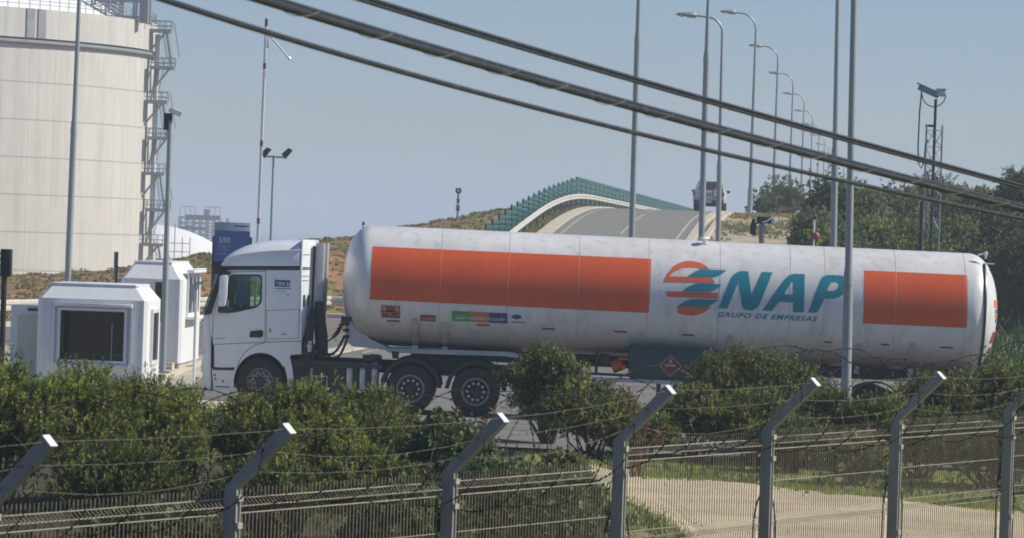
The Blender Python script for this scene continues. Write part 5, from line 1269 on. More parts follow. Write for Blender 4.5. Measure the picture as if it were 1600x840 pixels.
# ------------------------------------------------------------------ foliage
def sprig_cloud(name, lobes, n, mat, parent, leaf=.06, lw=.016, L=.18, per=14, upb=.8, seed=1, shell=.35, tone0=.0, zmin=-1e9, tri=False, lump=.14, clump=11, crad=None):
    """tufts of small leaves, gathered in clumps, spread over and through a union of lumpy lobes (cx,cy,cz,rx,ry,rz)"""
    g = np.random.default_rng(seed); lo = np.array(lobes, float); vol = (lo[:, 3] * lo[:, 5] + lo[:, 4] * lo[:, 5]); nc = max(4, n // clump); pick = g.choice(len(lo), nc * 3, p=vol / vol.sum())
    d = g.normal(size=(nc * 3, 3)); d[:, 2] = np.abs(d[:, 2]) * 1.1 - .35; d /= np.linalg.norm(d, axis=1)[:, None]
    ph = g.uniform(0, 6.28, (len(lo), 3)); k = lo[pick]
    f1 = lump * (np.sin(d[:, 0] * 7 + ph[pick, 0]) * np.sin(d[:, 1] * 6 + ph[pick, 1]) + np.sin(d[:, 2] * 9 + d[:, 0] * 5 + ph[pick, 2]))
    depth = 1 - shell * g.random(nc * 3) ** 1.8; rr = (1 + f1) * depth * (1 + .04 * g.normal(size=nc * 3))
    p = k[:, :3] + d * k[:, 3:] * rr[:, None]
    keep = np.ones(nc * 3, bool)
    for j, q in enumerate(lo):      # drop clumps buried deep inside another lobe
        e = (((p - q[:3]) / q[3:]) ** 2).sum(1); keep &= ~((e < .42) & (pick != j))
    keep &= p[:, 2] > zmin
    idx = np.nonzero(keep)[0][:nc]; p, d = p[idx], d[idx]; nc = len(idx); cr_ = (crad or L * .55)
    reps = g.integers(max(2, clump // 2), int(clump * 1.6), nc); src = np.repeat(np.arange(nc), reps); n = len(src)
    size = g.uniform(.6, 1.35, nc)[src][:, None]; off = np.clip(g.normal(size=(n, 3)), -1.5, 1.5) * cr_ * size; off[:, 2] = off[:, 2] * .7 + .3 * np.abs(off[:, 2])
    p = p[src] + off; d = d[src]; ctone = (.16 * g.normal(size=nc))[src][:, None]
    ax = d * (1 - upb) * .8 + np.array([0, 0, upb]) + off / cr_ * .42 + g.normal(size=(n, 3)) * .15; ax /= np.linalg.norm(ax, axis=1)[:, None]
    u = np.cross(ax, np.array([.3, .9, .1])); u /= np.linalg.norm(u, axis=1)[:, None]; v = np.cross(ax, u)
    ts = g.random((n, per)); an = np.arange(per)[None] * 2.4 + g.uniform(0, 6.28, (n, 1))
    sc = g.uniform(.7, 1.3, (n, 1, 1))
    rad = u[:, None] * np.cos(an)[..., None] + v[:, None] * np.sin(an)[..., None]
    base = p[:, None] + ax[:, None] * (ts[..., None] * L * sc)
    spread = (.55 + .75 * (1 - ts))[..., None]
    dl = rad * spread + ax[:, None] * .75 + g.normal(size=(n, per, 3)) * .15; dl /= np.linalg.norm(dl, axis=2)[..., None]
    ll = leaf * g.uniform(.7, 1.25, (n, per, 1)) * sc
    sd = np.cross(dl, rad + .01); sd /= (np.linalg.norm(sd, axis=2)[..., None] + 1e-9)
    a = base; c = base + dl * ll; b = base + dl * ll * .55 + sd * lw * sc; e = base + dl * ll * .55 - sd * lw * sc
    V = np.stack([a, b, c, e], 2).reshape(-1, 3); m = n * per
    me = bpy.data.meshes.new(name); me.vertices.add(m * 4); me.vertices.foreach_set('co', V.astype(np.float32).ravel())
    me.loops.add(m * 4); me.loops.foreach_set('vertex_index', np.arange(m * 4, dtype=np.int32)); me.polygons.add(m)
    me.polygons.foreach_set('loop_start', np.arange(0, m * 4, 4, dtype=np.int32)); me.update(calc_edges=True)
    tone = np.clip(g.beta(2, 3, (n, 1)) * .75 + .05 + ctone + .12 * g.normal(size=(n, per)) + tone0 + .42 * (ts - .45), 0, 1)  # tips toned lighter: new growth, with sunlit tops put into the colour
    at_ = me.attributes.new('tone', 'FLOAT', 'FACE'); at_.data.foreach_set('value', tone.astype(np.float32).ravel())
    return link(name, me, mat, parent)
def stems(par, lobes, base, seed, r=.035, mat='bark', extra=2):
    g = random.Random(seed); m = MB()
    for (x, y, z, rx, ry, rz) in lobes:
        for k in range(extra):
            a, b = g.uniform(-.5, .5), g.uniform(-.5, .5); top = Vector((x + a * rx, y + b * ry, z + rz * g.uniform(.1, .6))); s = Vector((base[0] + g.uniform(-.12, .12), base[1] + g.uniform(-.12, .12), -.05))
            mid = s.lerp(top, .5) + Vector((g.uniform(-.15, .15), g.uniform(-.15, .15), -.08)); q = top.lerp(mid, .4) + Vector((g.uniform(-.1, .1), g.uniform(-.1, .1), .05))
            m.tube([s, s.lerp(mid, .5) + Vector((g.uniform(-.05, .05), 0, 0)), mid, q, top], [r, r * .8, r * .6, r * .4, r * .2], 6)
            for _ in range(3):
                t0 = mid.lerp(top, g.random()); t1 = t0 + Vector((g.uniform(-1, 1) * rx * .6, g.uniform(-1, 1) * ry * .5, g.uniform(0, .5) * rz)); m.tube([t0, t0.lerp(t1, .5) + Vector((0, 0, .04)), t1], [r * .35, r * .25, r * .1], 5)
    return m.build('stem', mat, par)
def bush(name, px, ytop, pxr, Y, label, group, mat='leaf_near', clump=11, crad=None, nst=2, n=1100, leaf=.06, lw=.015, L=.2, per=14, ry=.9, seed=0, cat='bush', nl=6, hang=.75, stem_r=.03, tone0=0, upb=.8, hsc=1.0, shell=.4, flat=.5, lump=.14):
    """bush whose top, centre and half width were surveyed in the photograph; it stands on the ground at distance Y"""
    c = at(px, ytop, Y); g = gz(c.x, Y) - .02; H = c.z - g - .45 * (crad if crad else L * .55); rx = pxr / FPX * Y; G = random.Random(seed * 13 + 5)
    t = empty(name, (c.x, Y, g), 0, label, cat, group); lobes = []
    for k in range(nl):
        u = (k + .5) / nl * 2 - 1; h = H * (1 - flat * .45 * abs(u) ** 2.2) * G.uniform(.88, 1.0); rz = h * .5 * hang
        lobes.append((u * rx * .66, G.uniform(-.5, .5) * ry, h - rz * 1.02, rx * G.uniform(.34, .46), ry * G.uniform(.6, .95), rz))
    lobes.append((0, 0, H * .45, rx * .75, ry * .9, H * .42))
    stems(t, lobes, (0, 0), seed, stem_r, extra=nst)
    sprig_cloud('foliage', lobes, n, mat, t, leaf, lw, L, per, upb, seed, shell, tone0, zmin=.02 + (1 - hang) * .3 * H, lump=lump, clump=clump, crad=crad)
    sprig_cloud('foliage', [(a, b, z_ * .98, p_ * .74, q_ * .74, r_ * .74) for a, b, z_, p_, q_, r_ in lobes], max(20, int(n * .75)), mat, t, leaf * 1.5, lw * 2.0, L, max(8, int(per * .8)), .5, seed + 77, .5, tone0 - .25, zmin=.02 + (1 - hang) * .3 * H, clump=6, crad=(crad or L * .55))  # inner leaves, coloured darker to put shade into the gaps
    return t
NG = 'bushes along the inside of the fence'
K = dict(leaf=.043, lw=.0062, L=.14, per=26, n=2900, ry=1.0, clump=26, crad=.115, lump=.13, tone0=.07)
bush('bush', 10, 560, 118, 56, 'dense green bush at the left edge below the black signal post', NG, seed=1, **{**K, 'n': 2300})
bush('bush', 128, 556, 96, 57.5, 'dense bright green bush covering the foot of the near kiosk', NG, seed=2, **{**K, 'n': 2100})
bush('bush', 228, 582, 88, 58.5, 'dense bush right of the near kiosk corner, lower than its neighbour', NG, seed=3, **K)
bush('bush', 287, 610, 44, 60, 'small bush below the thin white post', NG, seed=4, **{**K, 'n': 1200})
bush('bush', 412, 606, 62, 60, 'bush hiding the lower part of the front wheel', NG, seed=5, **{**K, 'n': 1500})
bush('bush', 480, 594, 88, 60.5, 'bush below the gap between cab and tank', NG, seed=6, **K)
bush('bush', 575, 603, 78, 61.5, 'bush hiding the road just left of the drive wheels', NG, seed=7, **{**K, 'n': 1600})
bush('bush', 185, 690, 130, 52, 'shaded low bush behind the fence between its first two posts', NG, seed=8, **{**K, 'n': 800, 'tone0': -.12, 'nst': 5})  # low bushes here get a lowered leaf tone: shade put into the colour
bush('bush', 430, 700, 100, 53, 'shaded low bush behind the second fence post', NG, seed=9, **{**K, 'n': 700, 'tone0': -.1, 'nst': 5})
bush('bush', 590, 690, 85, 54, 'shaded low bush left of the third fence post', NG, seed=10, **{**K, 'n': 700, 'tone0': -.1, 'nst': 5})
P2_ = dict(leaf=.07, lw=.02, L=.16, per=12, mat='leaf_pale', upb=.6)
bush('shrub', 700, 655, 62, 60, 'low pale shrub right behind the third fence post tip', NG, seed=11, n=900, ry=.8, cat='shrub', **P2_)
bush('shrub', 770, 728, 60, 52, 'low leafy shrub right of the third fence post', NG, seed=12, n=1100, ry=.7, cat='shrub', **P2_)
bush('shrub', 890, 750, 62, 50, 'leafy shrub at the near end of the sandy track', NG, seed=13, n=1000, ry=.7, cat='shrub', **P2_)
bush('shrub', 640, 770, 95, 47, 'leafy shrub low behind the fence mesh left of the third post', NG, seed=14, n=1000, ry=.6, cat='shrub', **P2_)
bush('shrub', 250, 790, 120, 46, 'sparse shrub low behind the fence mesh between the first two posts', NG, seed=15, n=700, ry=.6, cat='shrub', **P2_)
bush('shrub', 870, 790, 70, 44, 'pale shrub low behind the mesh left of the fourth post', NG, seed=16, n=800, ry=.5, cat='shrub', **P2_)
M2 = dict(leaf=.052, lw=.009, L=.14, per=18, mat='leaf_mid', clump=24, crad=.115, lump=.13)
RG = 'bushes between the truck and the sandy track'
def roadside():
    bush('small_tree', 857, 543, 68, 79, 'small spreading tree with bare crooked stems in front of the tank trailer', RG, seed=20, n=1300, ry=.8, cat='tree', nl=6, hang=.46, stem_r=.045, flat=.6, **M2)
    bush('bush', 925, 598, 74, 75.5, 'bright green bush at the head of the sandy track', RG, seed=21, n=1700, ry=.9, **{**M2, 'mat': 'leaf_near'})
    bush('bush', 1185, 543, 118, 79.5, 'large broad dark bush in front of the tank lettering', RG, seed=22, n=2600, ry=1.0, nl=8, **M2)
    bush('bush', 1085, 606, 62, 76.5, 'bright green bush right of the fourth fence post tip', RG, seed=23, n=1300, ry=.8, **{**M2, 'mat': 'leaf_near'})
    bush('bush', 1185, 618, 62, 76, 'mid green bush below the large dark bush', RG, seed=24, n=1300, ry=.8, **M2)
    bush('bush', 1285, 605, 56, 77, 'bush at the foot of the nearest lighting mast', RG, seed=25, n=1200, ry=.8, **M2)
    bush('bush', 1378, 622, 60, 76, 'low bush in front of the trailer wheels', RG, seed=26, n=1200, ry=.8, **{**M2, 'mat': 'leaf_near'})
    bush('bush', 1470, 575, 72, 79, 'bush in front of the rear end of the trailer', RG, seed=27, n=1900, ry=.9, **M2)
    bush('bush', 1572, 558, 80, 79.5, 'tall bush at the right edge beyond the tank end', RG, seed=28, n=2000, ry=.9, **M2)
    bush('bush', 1545, 655, 85, 72, 'wide shaded bush low at the right edge', RG, seed=29, n=1700, ry=.9, nl=7, **{**M2, 'tone0': -.15})  # leaf tone lowered to put shade into its colour
    bush('shrub', 1338, 690, 36, 71, 'small grey green shrub alone on the grass beside the track', RG, seed=30, n=500, ry=.4, cat='shrub', **{**P2_, 'mat': 'leaf_olive', 'tone0': .2})
    bush('shrub', 1440, 640, 60, 74, 'rounded bush left of the wide shaded one', RG, seed=31, n=1100, ry=.7, cat='shrub', **M2)
    bush('shrub', 1240, 655, 56, 74, 'low shrub on the grass behind the fifth fence post', RG, seed=32, n=900, ry=.6, cat='shrub', **M2)
    bush('shrub', 1000, 650, 45, 75.5, 'low shrub behind the tip of the fourth fence post', RG, seed=33, n=800, ry=.5, cat='shrub', **{**M2, 'mat': 'leaf_near'})
    bush('shrub', 880, 722, 26, 66, 'small dry grey shrub beside the head of the sandy track', RG, seed=34, n=350, ry=.4, cat='shrub', **{**P2_, 'mat': 'leaf_olive', 'tone0': .25})
roadside()
def outside_bushes():
    for i, (px, yt, pr, Y) in enumerate(((1700, 560, 90, 79), (1850, 590, 80, 78), (-150, 570, 120, 57), (1720, 690, 70, 71))):
        bush('bush', px, yt, pr, Y, ['bush just past the right edge beside the road', 'second bush past the right edge beside the road', 'dense bush just past the left edge', 'low bush past the right edge near the track'][i], RG, seed=90 + i, n=1300, ry=.9, **M2)
outside_bushes()
# bushes on the slope behind the truck
HG = 'bushes on the slope behind the tank trailer'
hz = [(1298, 266, 46, 176, 0, 'dark'), (1272, 325, 22, 172, 1, 'olive'), (1224, 290, 22, 250, 2, 'open'), (1196, 312, 8, 245, 3, 'open'), (1345, 285, 55, 188, 4, 'olive'), (1400, 292, 60, 196, 5, 'olive'),
      (1470, 276, 62, 205, 6, 'olive'), (1535, 300, 60, 200, 7, 'olive'), (1600, 262, 48, 186, 8, 'dark'), (1655, 268, 60, 190, 9, 'olive'), (1318, 340, 38, 158, 10, 'olive'), (1365, 335, 50, 165, 11, 'mid'), (1430, 330, 52, 172, 12, 'olive'),
      (1500, 345, 52, 168, 13, 'mid'), (1570, 335, 50, 164, 14, 'dark'), (1640, 330, 60, 166, 15, 'olive'), (1330, 372, 42, 140, 16, 'olive'), (1395, 378, 46, 143, 17, 'dark'), (1465, 380, 46, 146, 18, 'mid'), (1545, 385, 36, 160, 19, 'dark'),
      (1598, 380, 40, 158, 20, 'dark'), (1660, 385, 46, 158, 21, 'mid'), (1280, 362, 22, 140, 24, 'mid')]
wh = {0: 'tallest dark rounded bush left on the slope beside the two masts', 1: 'low olive bush at the left foot of the dark rounded one', 2: 'thin open bush on the crest beside the lamp row', 3: 'tiny upright bush alone on the crest of the ramp'}
cl = {'dark': 'dark', 'olive': 'olive green', 'mid': 'mid green', 'yellow': 'yellowish', 'open': 'sparse'}
def hill_bushes():
    for (px, yt, pr, Y, i, kd) in hz:
        sc = Y / 80.0; s2 = .047 * sc; row = 'on the skyline' if yt < 305 else ('in the middle of the slope' if yt < 350 else 'low on the slope just above the tank')
        lab = wh.get(i) or '%s bush %s, %s' % (cl[kd], row, 'near the first two masts' if px < 1340 else 'left of the lattice tower' if px < 1425 else 'behind the lattice tower' if px < 1485 else 'right of the lattice tower' if px < 1560 else 'at the right edge' if px < 1615 else 'just beyond the right edge')
        m_ = {'dark': 'leaf_mid', 'olive': 'leaf_olive', 'mid': 'leaf_mid', 'yellow': 'leaf_pale', 'open': 'leaf_olive'}[kd]
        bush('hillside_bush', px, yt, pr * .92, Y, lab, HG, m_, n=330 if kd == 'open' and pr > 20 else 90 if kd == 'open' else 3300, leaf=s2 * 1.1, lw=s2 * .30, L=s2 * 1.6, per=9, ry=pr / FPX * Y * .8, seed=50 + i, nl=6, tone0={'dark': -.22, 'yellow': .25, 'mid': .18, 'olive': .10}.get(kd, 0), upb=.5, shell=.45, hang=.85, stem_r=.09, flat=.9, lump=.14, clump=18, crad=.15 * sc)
hill_bushes()
# dry stalks at the fence side
def dry_stalks():
    for i, (px, yt, Y, lab) in enumerate(((682, 622, 62, 'upright dry reddish stalks in front of the gap between the drive wheels'), (728, 634, 61, 'short dry reddish stalks below the second drive wheel'), (1000, 600, 70, 'dry twigs rising in front of the green pump cabinet'), (355, 605, 63, 'dry reddish twigs before the pale island under the bumper'))):
        A = at(px, yt, Y); g = gz(A.x, Y); t = empty('dry_stalk_plant', (A.x, Y, g), 0, lab, 'dry plant', 'dry stalk plants'); G = random.Random(i); m = MB(); H = A.z - g
        for k in range(9):
            x0, x1 = G.uniform(-.1, .1), G.uniform(-.45, .45); h = H * G.uniform(.6, 1.0); pts = [(x0, 0, 0), ((x0 + x1) / 2 + G.uniform(-.06, .06), G.uniform(-.1, .1), h * .55), (x1, G.uniform(-.15, .15), h)]
            m.tube(pts, [.012, .009, .005], 5)
            for q in range(7):
                s = G.uniform(.5, 1.0); x = x0 + (x1 - x0) * s; m.tube([(x, 0, h * s), (x + G.uniform(-.1, .1), G.uniform(-.05, .05), h * s + G.uniform(.02, .1))], [.012, .016], 5)
        m.build('stem', 'dead_stalk', t)
dry_stalks()
# grass and ground cover
def blades(name, pts, h, wv, mat, label_kind='stuff', per=7, seed=3, lean=.5, tone=(0, 1), bias=0):
    g = np.random.default_rng(seed); n = len(pts); P_ = np.repeat(pts, per, 0); m = len(P_)
    P_ = P_ + g.normal(size=(m, 3)) * np.array([h * .5, h * .5, 0]); d = g.normal(size=(m, 3)) * lean; d[:, 2] = 1; d /= np.linalg.norm(d, axis=1)[:, None]
    s = np.cross(d, g.normal(size=(m, 3))); s /= np.linalg.norm(s, axis=1)[:, None]; hh = h * g.uniform(.5, 1.4, (m, 1))
    V = np.stack([P_ - s * wv - [0, 0, .02], P_ + s * wv - [0, 0, .02], P_ + d * hh + s * wv * .25, P_ + d * hh - s * wv * .25], 1).reshape(-1, 3)
    me = bpy.data.meshes.new(name); me.vertices.add(m * 4); me.vertices.foreach_set('co', V.astype(np.float32).ravel()); me.loops.add(m * 4); me.loops.foreach_set('vertex_index', np.arange(m * 4, dtype=np.int32)); me.polygons.add(m)
    me.polygons.foreach_set('loop_start', np.arange(0, m * 4, 4, dtype=np.int32)); me.update(calc_edges=True)
    big = .5 + .5 * np.sin(pts[:, 0] * .55 + 2 * np.sin(pts[:, 1] * .23)) * np.sin(pts[:, 1] * .41 + pts[:, 0] * .17)
    tn = np.clip(np.repeat(big * .55 + g.random(n) * .45, per) + .1 * g.normal(size=m) + bias, 0, 1)
    a_ = me.attributes.new('tone', 'FLOAT', 'FACE'); a_.data.foreach_set('value', tn.astype(np.float32)); o = link(name, me, mat); tag(o, kind='stuff'); return o
def on_ground(x, y): return np.stack([x, y, terrain(x, y)], 1)
g_r = np.random.default_rng(11)
tr_ = bpy.data.objects['path']
def track_mask(x, y):
    fx = [at(810, 706, 75.5).x, at(900, 716, 73.5).x, at(980, 730, 71).x, at(1200, 744, 69).x, at(1400, 762, 67).x, at(1900, 800, 64).x]; yf = np.interp(x, fx, [75.5, 73.5, 71, 69, 67, 64])
    qx = [at(810, 707, 75).x, at(900, 735, 70).x, at(980, 770, 64).x, at(1050, 805, 59).x, at(1120, 842, 54.5).x, at(1160, 880, 50).x, at(1170, 940, 44).x]; yn = np.interp(x, qx, [75, 70, 64, 59, 54.5, 50, 44])
    return (x > fx[0]) & (y < yf + .15) & (y > yn - .1 + .35 * np.sin(x * 5.3) * np.sin(x * 1.9 + 1))
n = 15000; x = g_r.uniform(-1.5, 13, n); y = g_r.uniform(42, 76.8, n); kk = ~track_mask(x, y) & (np.sin(x * 1.3 + y * .4) + np.sin(y * .9 - x * .5) + g_r.normal(size=n) * .8 > -.9)
blades('grass', on_ground(x[kk], y[kk])[::2], .05, .014, 'grass_blades', seed=4)
n = 900; x = g_r.uniform(-11, 13, n); y = g_r.uniform(50, 76, n); kk = ~track_mask(x, y)
blades('weeds', on_ground(x[kk], y[kk]), .18, .02, 'leaf_pale', seed=5, per=9)
n = 2600; x = g_r.uniform(.3, 13, n); s_ = g_r.normal(size=n) * .45
fx_ = [at(810, 706, 75.5).x, at(900, 716, 73.5).x, at(980, 730, 71).x, at(1200, 744, 69).x, at(1400, 762, 67).x, at(1900, 800, 64).x]
qx_ = [at(810, 707, 75).x, at(900, 735, 70).x, at(980, 770, 64).x, at(1050, 805, 59).x, at(1120, 842, 54.5).x, at(1160, 880, 50).x, at(1170, 940, 44).x]
y = np.where(g_r.random(n) < .55, np.interp(x, fx_, [75.5, 73.5, 71, 69, 67, 64]) + .2 + s_, np.interp(x, qx_, [75, 70, 64, 59, 54.5, 50, 44]) - .2 + s_)
kk = (y > 44) & (np.sin(x * 2.9) + .9 * g_r.normal(size=n) > -.2)
blades('track_edge_grass', on_ground(x[kk], y[kk]) + [0, 0, .02], .085, .013, 'grass_blades', seed=14, per=8, bias=.1)
n = 22000; x = g_r.uniform(-34, 4, n); y = g_r.uniform(130, 236, n); kk = (x < Cx(y) - 6.5) & (y > Yfoot(x))
blades('hill_undergrowth', on_ground(x[kk], y[kk])[::2], .09, .09, 'ground_cover', seed=6, per=5, lean=.9, bias=-.03)
n = 4200; y = g_r.uniform(190, 250, n); x = Cx(y) + g_r.uniform(4.6, 14, n); kk = (np.sin(x * .9) * np.sin(y * .35 + x * .3) + .5 * g_r.normal(size=n) > .35)
blades('verge_undergrowth', on_ground(x[kk], y[kk]), .20, .06, 'ground_cover', seed=7, per=5, lean=.9)
n = 5000; x = g_r.uniform(13, 32, n); y = g_r.uniform(112, 190, n)
blades('slope_undergrowth', on_ground(x, y), .5, .08, 'leaf_pale', seed=8, per=6, lean=.6)
n = 1500; y = g_r.uniform(140, 250, n); x = Cx(y) - g_r.uniform(4.2, 5.0, n)
blades('verge_grass', on_ground(x, y), .18, .05, 'ground_cover', seed=9, per=5, bias=-.1)

def gravel():
    G = random.Random(5); m = MB()
    P_ = [(G.uniform(.5, 13), G.uniform(50, 74)) for _ in range(3000)]
    for x, y in P_:
        if not bool(track_mask(np.array(x), np.array(y))) and G.random() < .8: continue
        s = G.uniform(.01, .03) * (1.8 if G.random() < .06 else 1); z = float(terrain(np.array(x), np.array(y))) + .03; a = G.uniform(0, 3)
        V = [(x + s * math.cos(a + k * 1.57) * G.uniform(.7, 1.2), y + s * math.sin(a + k * 1.57) * G.uniform(.7, 1.2), z - .01) for k in range(4)] + [(x + G.uniform(-.3, .3) * s, y, z + s * G.uniform(.4, .8))]
        m.poly(V, [(0, 1, 4), (1, 2, 4), (2, 3, 4), (3, 0, 4)])
    tag(m.build('gravel', 'stone'), kind='stuff')
gravel()
# ------------------------------------------------------------------ fence
FD = Vector((1.16, 2.21, 0)).normalized(); FN = Vector((FD.y, -FD.x, 0)); FA = math.atan2(FD.y, FD.x)
def fpt(n):
    n = n + {-2: -.06, -3: -.055, -1: .01}.get(n, 0)
    return Vector((.79 + 1.16 * n, 29.3 + 2.21 * n, 0))
FTOP = lambda n: 2.34 if n < 0 else 2.475 + .012 * max(0, n)
def fence():
    O = fpt(-5); O.z = .2; t = empty('mesh_fence', O, 0, 'steel mesh fence with bent topped posts running away to the right', 'fence'); sh = tuple(O)
    for n in range(-5, 9):
        p = fpt(n); zt = FTOP(n) if n >= 0 else 2.34; gb = gz(p.x, p.y) - .1; ax = Matrix.Rotation(FA, 3, 'Z'); m = MB()
        m.box((p.x, p.y, (zt + gb) / 2), (.062, .075, zt - gb), ax=ax)
        for s in (-1, 1): m.box(Vector((p.x, p.y, (zt + gb) / 2)) + ax @ Vector((s * .022, -.042, 0)), (.012, .012, zt - gb - .02), ax=ax)
        o = m.build('post', 'post_metal', t, shift=sh)
        ht = .37; out = FN * ht; c = Vector((p.x, p.y, zt - .01)); P = []
        for (b_, top) in ((c, 0), (c + out + Vector((0, 0, ht)), 1)):
            for sa, sb in ((-1, -1), (1, -1), (1, 1), (-1, 1)):
                if top == 0: P.append(b_ + FD * .0335 * sa + FN * .041 * sb)
                else: P.append(b_ + FD * .0335 * sa + (FN * .7071 - Vector((0, 0, .7071))) * .040 * sb)
        m = MB(); m.poly(P, [(0, 1, 2, 3), (7, 6, 5, 4), (0, 4, 5, 1), (1, 5, 6, 2), (2, 6, 7, 3), (3, 7, 4, 0)]); m.build('arm', 'post_metal', o, shift=sh)
        e = c + out + Vector((0, 0, ht)); nn = (FN + Vector((0, 0, 1))).normalized(); m = MB(); V = [q + nn * .004 for q in P[4:]]; V2 = [q + nn * .012 for q in P[4:]]
        m.poly(V + V2, [(3, 2, 1, 0), (4, 5, 6, 7), (0, 1, 5, 4), (1, 2, 6, 5), (2, 3, 7, 6), (3, 0, 4, 7)]); m.build('end_cap', 'kiosk_trim', o, shift=sh)
        m = MB()
        for dz in (.06, .22, .9, 1.5): m.box(Vector((p.x, p.y, zt - dz)) + ax @ Vector((0, -.05, 0)), (.05, .03, .035), ax=ax)
        m.build('clamp', 'wire_zinc', o, shift=sh)
    # welded mesh panels with V folds
    def fold(z):  # distance from the top -> outward offset
        for f in (.075, .66, 1.25, 1.84):
            d = abs(z - f)
            if d < .042: return .045 * (1 - d / .042)
        return 0
    lev = [-.03, .033, .054, .075, .096, .117, .60, .618, .66, .702, .72, 1.19, 1.25, 1.31, 1.78, 1.84, 1.90, 2.0]
    for n in range(-5, 8):
        a, b = fpt(n), fpt(n + 1); zt = FTOP(n) - .04 if n >= 0 else 2.30; L = (b - a).length; q = (b - a).normalized()
        m = MB()
        for k in range(1, int(L / .043)):
            s = .03 + k * .043
            if s > L - .03: break
            c = a + q * s; V = []; r = .0027
            for z in lev:
                o_ = fold(z)
                for sx, sy in ((-1, -1), (1, -1), (1, 1), (-1, 1)): V.append(c + FN * (o_ - .052 + sy * r) + q * sx * r + Vector((0, 0, zt - z)))
            N = len(lev); F = [(i * 4 + j, i * 4 + (j + 1) % 4, (i + 1) * 4 + (j + 1) % 4, (i + 1) * 4 + j) for i in range(N - 1) for j in range(4)] + [(0, 1, 2, 3)]
            m.poly(V, F)
        m.build('mesh_panel', 'wire_rusty', t, shift=sh)
        m = MB()
        for z in (.030, .075, .12, .36, .615, .66, .705, .95, 1.19, 1.31, 1.6, 1.84):
            o_ = fold(z) + (.006 if z not in (.075, .66, 1.25, 1.84) else -.006)
            m.tube([a + FN * (o_ - .052) + Vector((0, 0, zt - z)), b + FN * (o_ - .052) + Vector((0, 0, zt - z))], .0026 if z > .2 else .0037, 5)
        m.build('cross_wire', 'wire_zinc', t, shift=sh)
fence()
def strands():
    O = fpt(-5); O.z = 2.4
    for i, f in enumerate((.98, .62, .28)):
        t = empty('barbed_strand', O, 0, ['top barbed wire strand running along the tips of the fence arms', 'middle barbed wire strand along the fence arms', 'lowest barbed wire strand near the bend of the fence arms'][i], 'barbed wire', 'barbed wire strands on the fence'); m = MB(); G = random.Random(i); bb = MB()
        for n in range(-5, 8):
            A = fpt(n) + FN * .37 * f + Vector((0, 0, FTOP(n) + .37 * f)); B = fpt(n + 1) + FN * .37 * f + Vector((0, 0, FTOP(n + 1) + .37 * f)); sag = G.uniform(.01, .05) * (1 + i * .6)
            pts = [A.lerp(B, s) + Vector((0, 0, -sag * 4 * s * (1 - s) + .002 * math.sin(s * 23 + n))) for s in np.linspace(0, 1, 13)]; m.tube(pts, .0021, 4)
            for k in range(22):
                s = (k + .5) / 22; c = A.lerp(B, s) + Vector((0, 0, -sag * 4 * s * (1 - s))); v = Vector((G.uniform(-1, 1), G.uniform(-1, 1), G.uniform(-1, 1))).normalized() * .018; bb.tube([c - v, c + v], .0022, 3)
        m.build('wire', 'strand_wire', t, shift=tuple(O)); tag(bb.build('barb', 'barbed_steel', t, shift=tuple(O)), kind='stuff')
strands()
def razor():
    O = fpt(-5); O.z = 2.4; t = empty('razor_wire_coil', O, 0, 'dark coil of razor wire looping above the mesh fence', 'razor wire'); m = MB(); bb = MB(); G = random.Random(4)
    A, B = fpt(-5), fpt(8); L = (B - A).length; pitch = .56; turns = L / pitch; N = int(turns * 34); pts = []
    for i in range(N):
        s = i / N * L; a = 2 * math.pi * s / pitch; n = -5 + s / 2.5; base = A.lerp(B, s / L); wob = 1 + .10 * math.sin(s * 1.3) + .05 * math.sin(s * 5.1); r = .36 * wob
        zc_ = (FTOP(n) + FTOP(n + .3)) / 2 + .17 + .05 * math.sin(s * .9 + 1); c = base + FN * .02
        p = c + FN * (r * .85 * math.sin(a)) + FD * (.24 * math.sin(a * 1.0 + .6) + .06 * math.sin(s * 2)) + Vector((0, 0, zc_ + r * math.cos(a) - 0)); pts.append(p)
    m.tube(pts, .003, 5)
    for i in range(1, len(pts) - 1):
        for f in (0, .5):
            c = pts[i].lerp(pts[i + 1], f); d = (pts[i + 1] - pts[i - 1]).normalized(); s = d.cross(Vector((G.uniform(-1, 1), G.uniform(-1, 1), G.uniform(-1, 1)))).normalized()
            bb.poly([c - d * .02, c + s * .008, c + d * .018, c - s * .008], [(0, 1, 2, 3)])
    m.build('core_wire', 'barbed_steel', t, shift=tuple(O)); tag(bb.build('blade', 'barbed_steel', t, shift=tuple(O)), kind='stuff')
    # opened loops hanging down at the posts
    t2_ = empty('hanging_razor_loops', O, 0, 'dark razor wire loops hanging against the lower half of the fence posts', 'razor wire')
    for n in range(-4, 7):
        p = fpt(n); m = MB(); zt = FTOP(n) - .42; pts = []
        for a in np.linspace(-.1, math.pi + .1, 22): pts.append(p + FD * (.06 - .24 * math.cos(a)) - FN * .03 + FN * .02 * math.cos(3 * a) + Vector((0, 0, zt - 1.3 + 1.25 * math.sin(a) ** .7 if math.sin(a) > 0 else zt - 1.35)))
        m.tube(pts, .007, 5); m.build('loop', 'barbed_steel', t2_, shift=tuple(O))
razor()

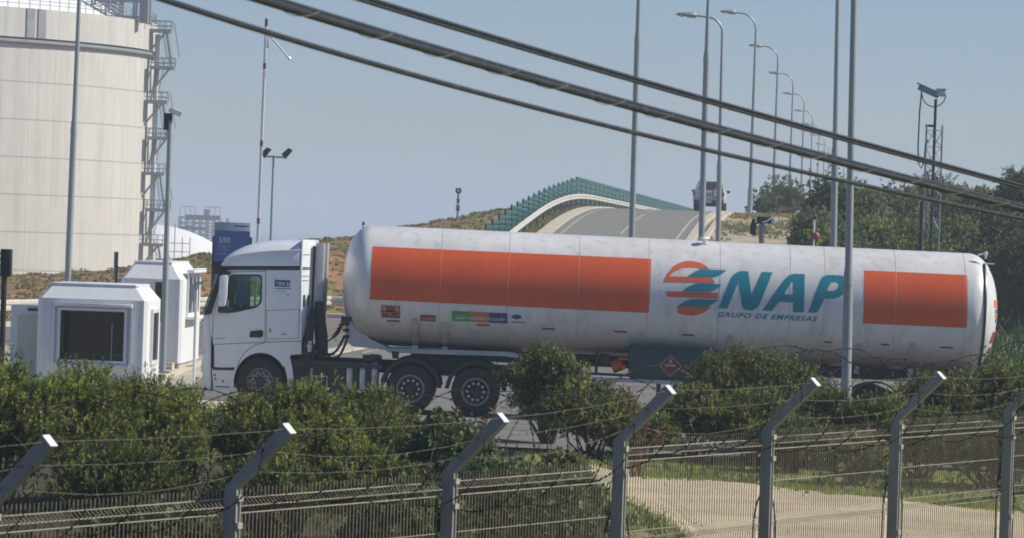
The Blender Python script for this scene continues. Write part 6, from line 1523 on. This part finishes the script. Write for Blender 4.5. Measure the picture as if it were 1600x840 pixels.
# ------------------------------------------------------------------ overhead cables near the camera
def cable(name, pix, rr, label, mat='cable_black', strands_=None, ties=None, cat='cable'):
    """pix: surveyed (px,py,Y) list; extended both ways to points far outside the view"""
    W_ = [at(a, b, y) for a, b, y in pix]; X = [p.x for p in W_]; n = len(W_)
    # fit a parabola through the surveyed points so the cable is one smooth span
    tt = np.array([(p - W_[0]).dot(W_[-1] - W_[0]) for p in W_]); tt = tt / tt[-1]; A = np.stack([tt ** 2, tt, np.ones(n)], 1)
    co = [np.linalg.lstsq(A, np.array([p[k] for p in W_]), rcond=None)[0] for k in range(3)]
    f = lambda t: Vector([c[0] * t * t + c[1] * t + c[2] for c in co]); ts = np.linspace(-1.6, 3.2, 140); c0 = f(0); t = empty(name, c0, 0, label, cat, 'overhead cables')
    pts = [f(s) for s in ts]
    if strands_ is None: m = MB(); m.tube(pts, rr, 12); m.build('sheath', mat, t, shift=tuple(c0))
    else:
        for (du, dv, r_) in strands_:
            m = MB(); m.tube([p + Vector((0, du, dv)) for p in pts], r_, 12); m.build('conductor', mat, t, shift=tuple(c0))
    if ties:
        for s in ties:
            m = MB()
            P_ = []
            for k in range(26):
                u = k / 25; q = f(s + u * .035); d = (f(s + .01) - f(s)).normalized(); a_ = d.cross(Vector((0, 0, 1))).normalized(); b_ = a_.cross(d); an = u * 2 * math.pi * .55 + 3.4; P_.append(q + (a_ * math.cos(an) + b_ * math.sin(an)) * (rr * 1.04))
            m.tube(P_, .0014, 5); m.build('tie_wrap', 'cable_tie', t, shift=tuple(c0))
def Yc(px): return 13 + (px - 400) / 1200 * 7.5
cable('overhead_cable', [(a, b, Yc(a)) for a, b in ((245, 0), (380, 36), (800, 156), (960, 200), (1162, 251), (1365, 295), (1600, 341))], .0095, 'lowest thin black overhead cable')
cable('cable_bundle', [(a, b, Yc(a)) for a, b in ((408, 0), (561, 43), (800, 110), (960, 160), (1162, 214), (1365, 269), (1600, 325))], .021, 'thick bundled overhead cable with pale wraps', strands_=[(0, -.004, .0145), (-.006, .012, .009), (.010, .004, .010)], ties=[.03, .12, .2, .28, .345, .42, .485, .56, .63, .69, .76, .82, .88, .94, .99])
cable('twin_cable', [(a, b, Yc(a)) for a, b in ((574, 0), (800, 68), (960, 117), (1162, 174), (1365, 227), (1567, 285))], .01, 'uppermost overhead cable made of two thin lines', strands_=[(0, .006, .0075), (0, -.008, .0065)])
# the poles that carry the cables stand outside the view on both sides

# ------------------------------------------------------------------ haze
def haze():
    me = bpy.data.meshes.new('haze'); x0, x1, y0, y1, z0, z1 = -7100, 7100, -70, 12100, -15, 42
    m = MB(); m.box(((x0 + x1) / 2, (y0 + y1) / 2, (z0 + z1) / 2), (x1 - x0, y1 - y0, z1 - z0)); o = m.build('haze', None)
    mt = bpy.data.materials.new('haze_air'); mt.use_nodes = True; nt = mt.node_tree; nt.nodes.clear(); out = nt.nodes.new('ShaderNodeOutputMaterial'); v = nt.nodes.new('ShaderNodeVolumePrincipled')
    v.inputs['Color'].default_value = (.77, .88, 1.0, 1); v.inputs['Density'].default_value = HAZE; v.inputs['Anisotropy'].default_value = .0
    nt.links.new(v.outputs[0], out.inputs['Volume']); o.data.materials.append(mt); tag(o, kind='stuff')
HAZE = .0005
if HAZE: haze()
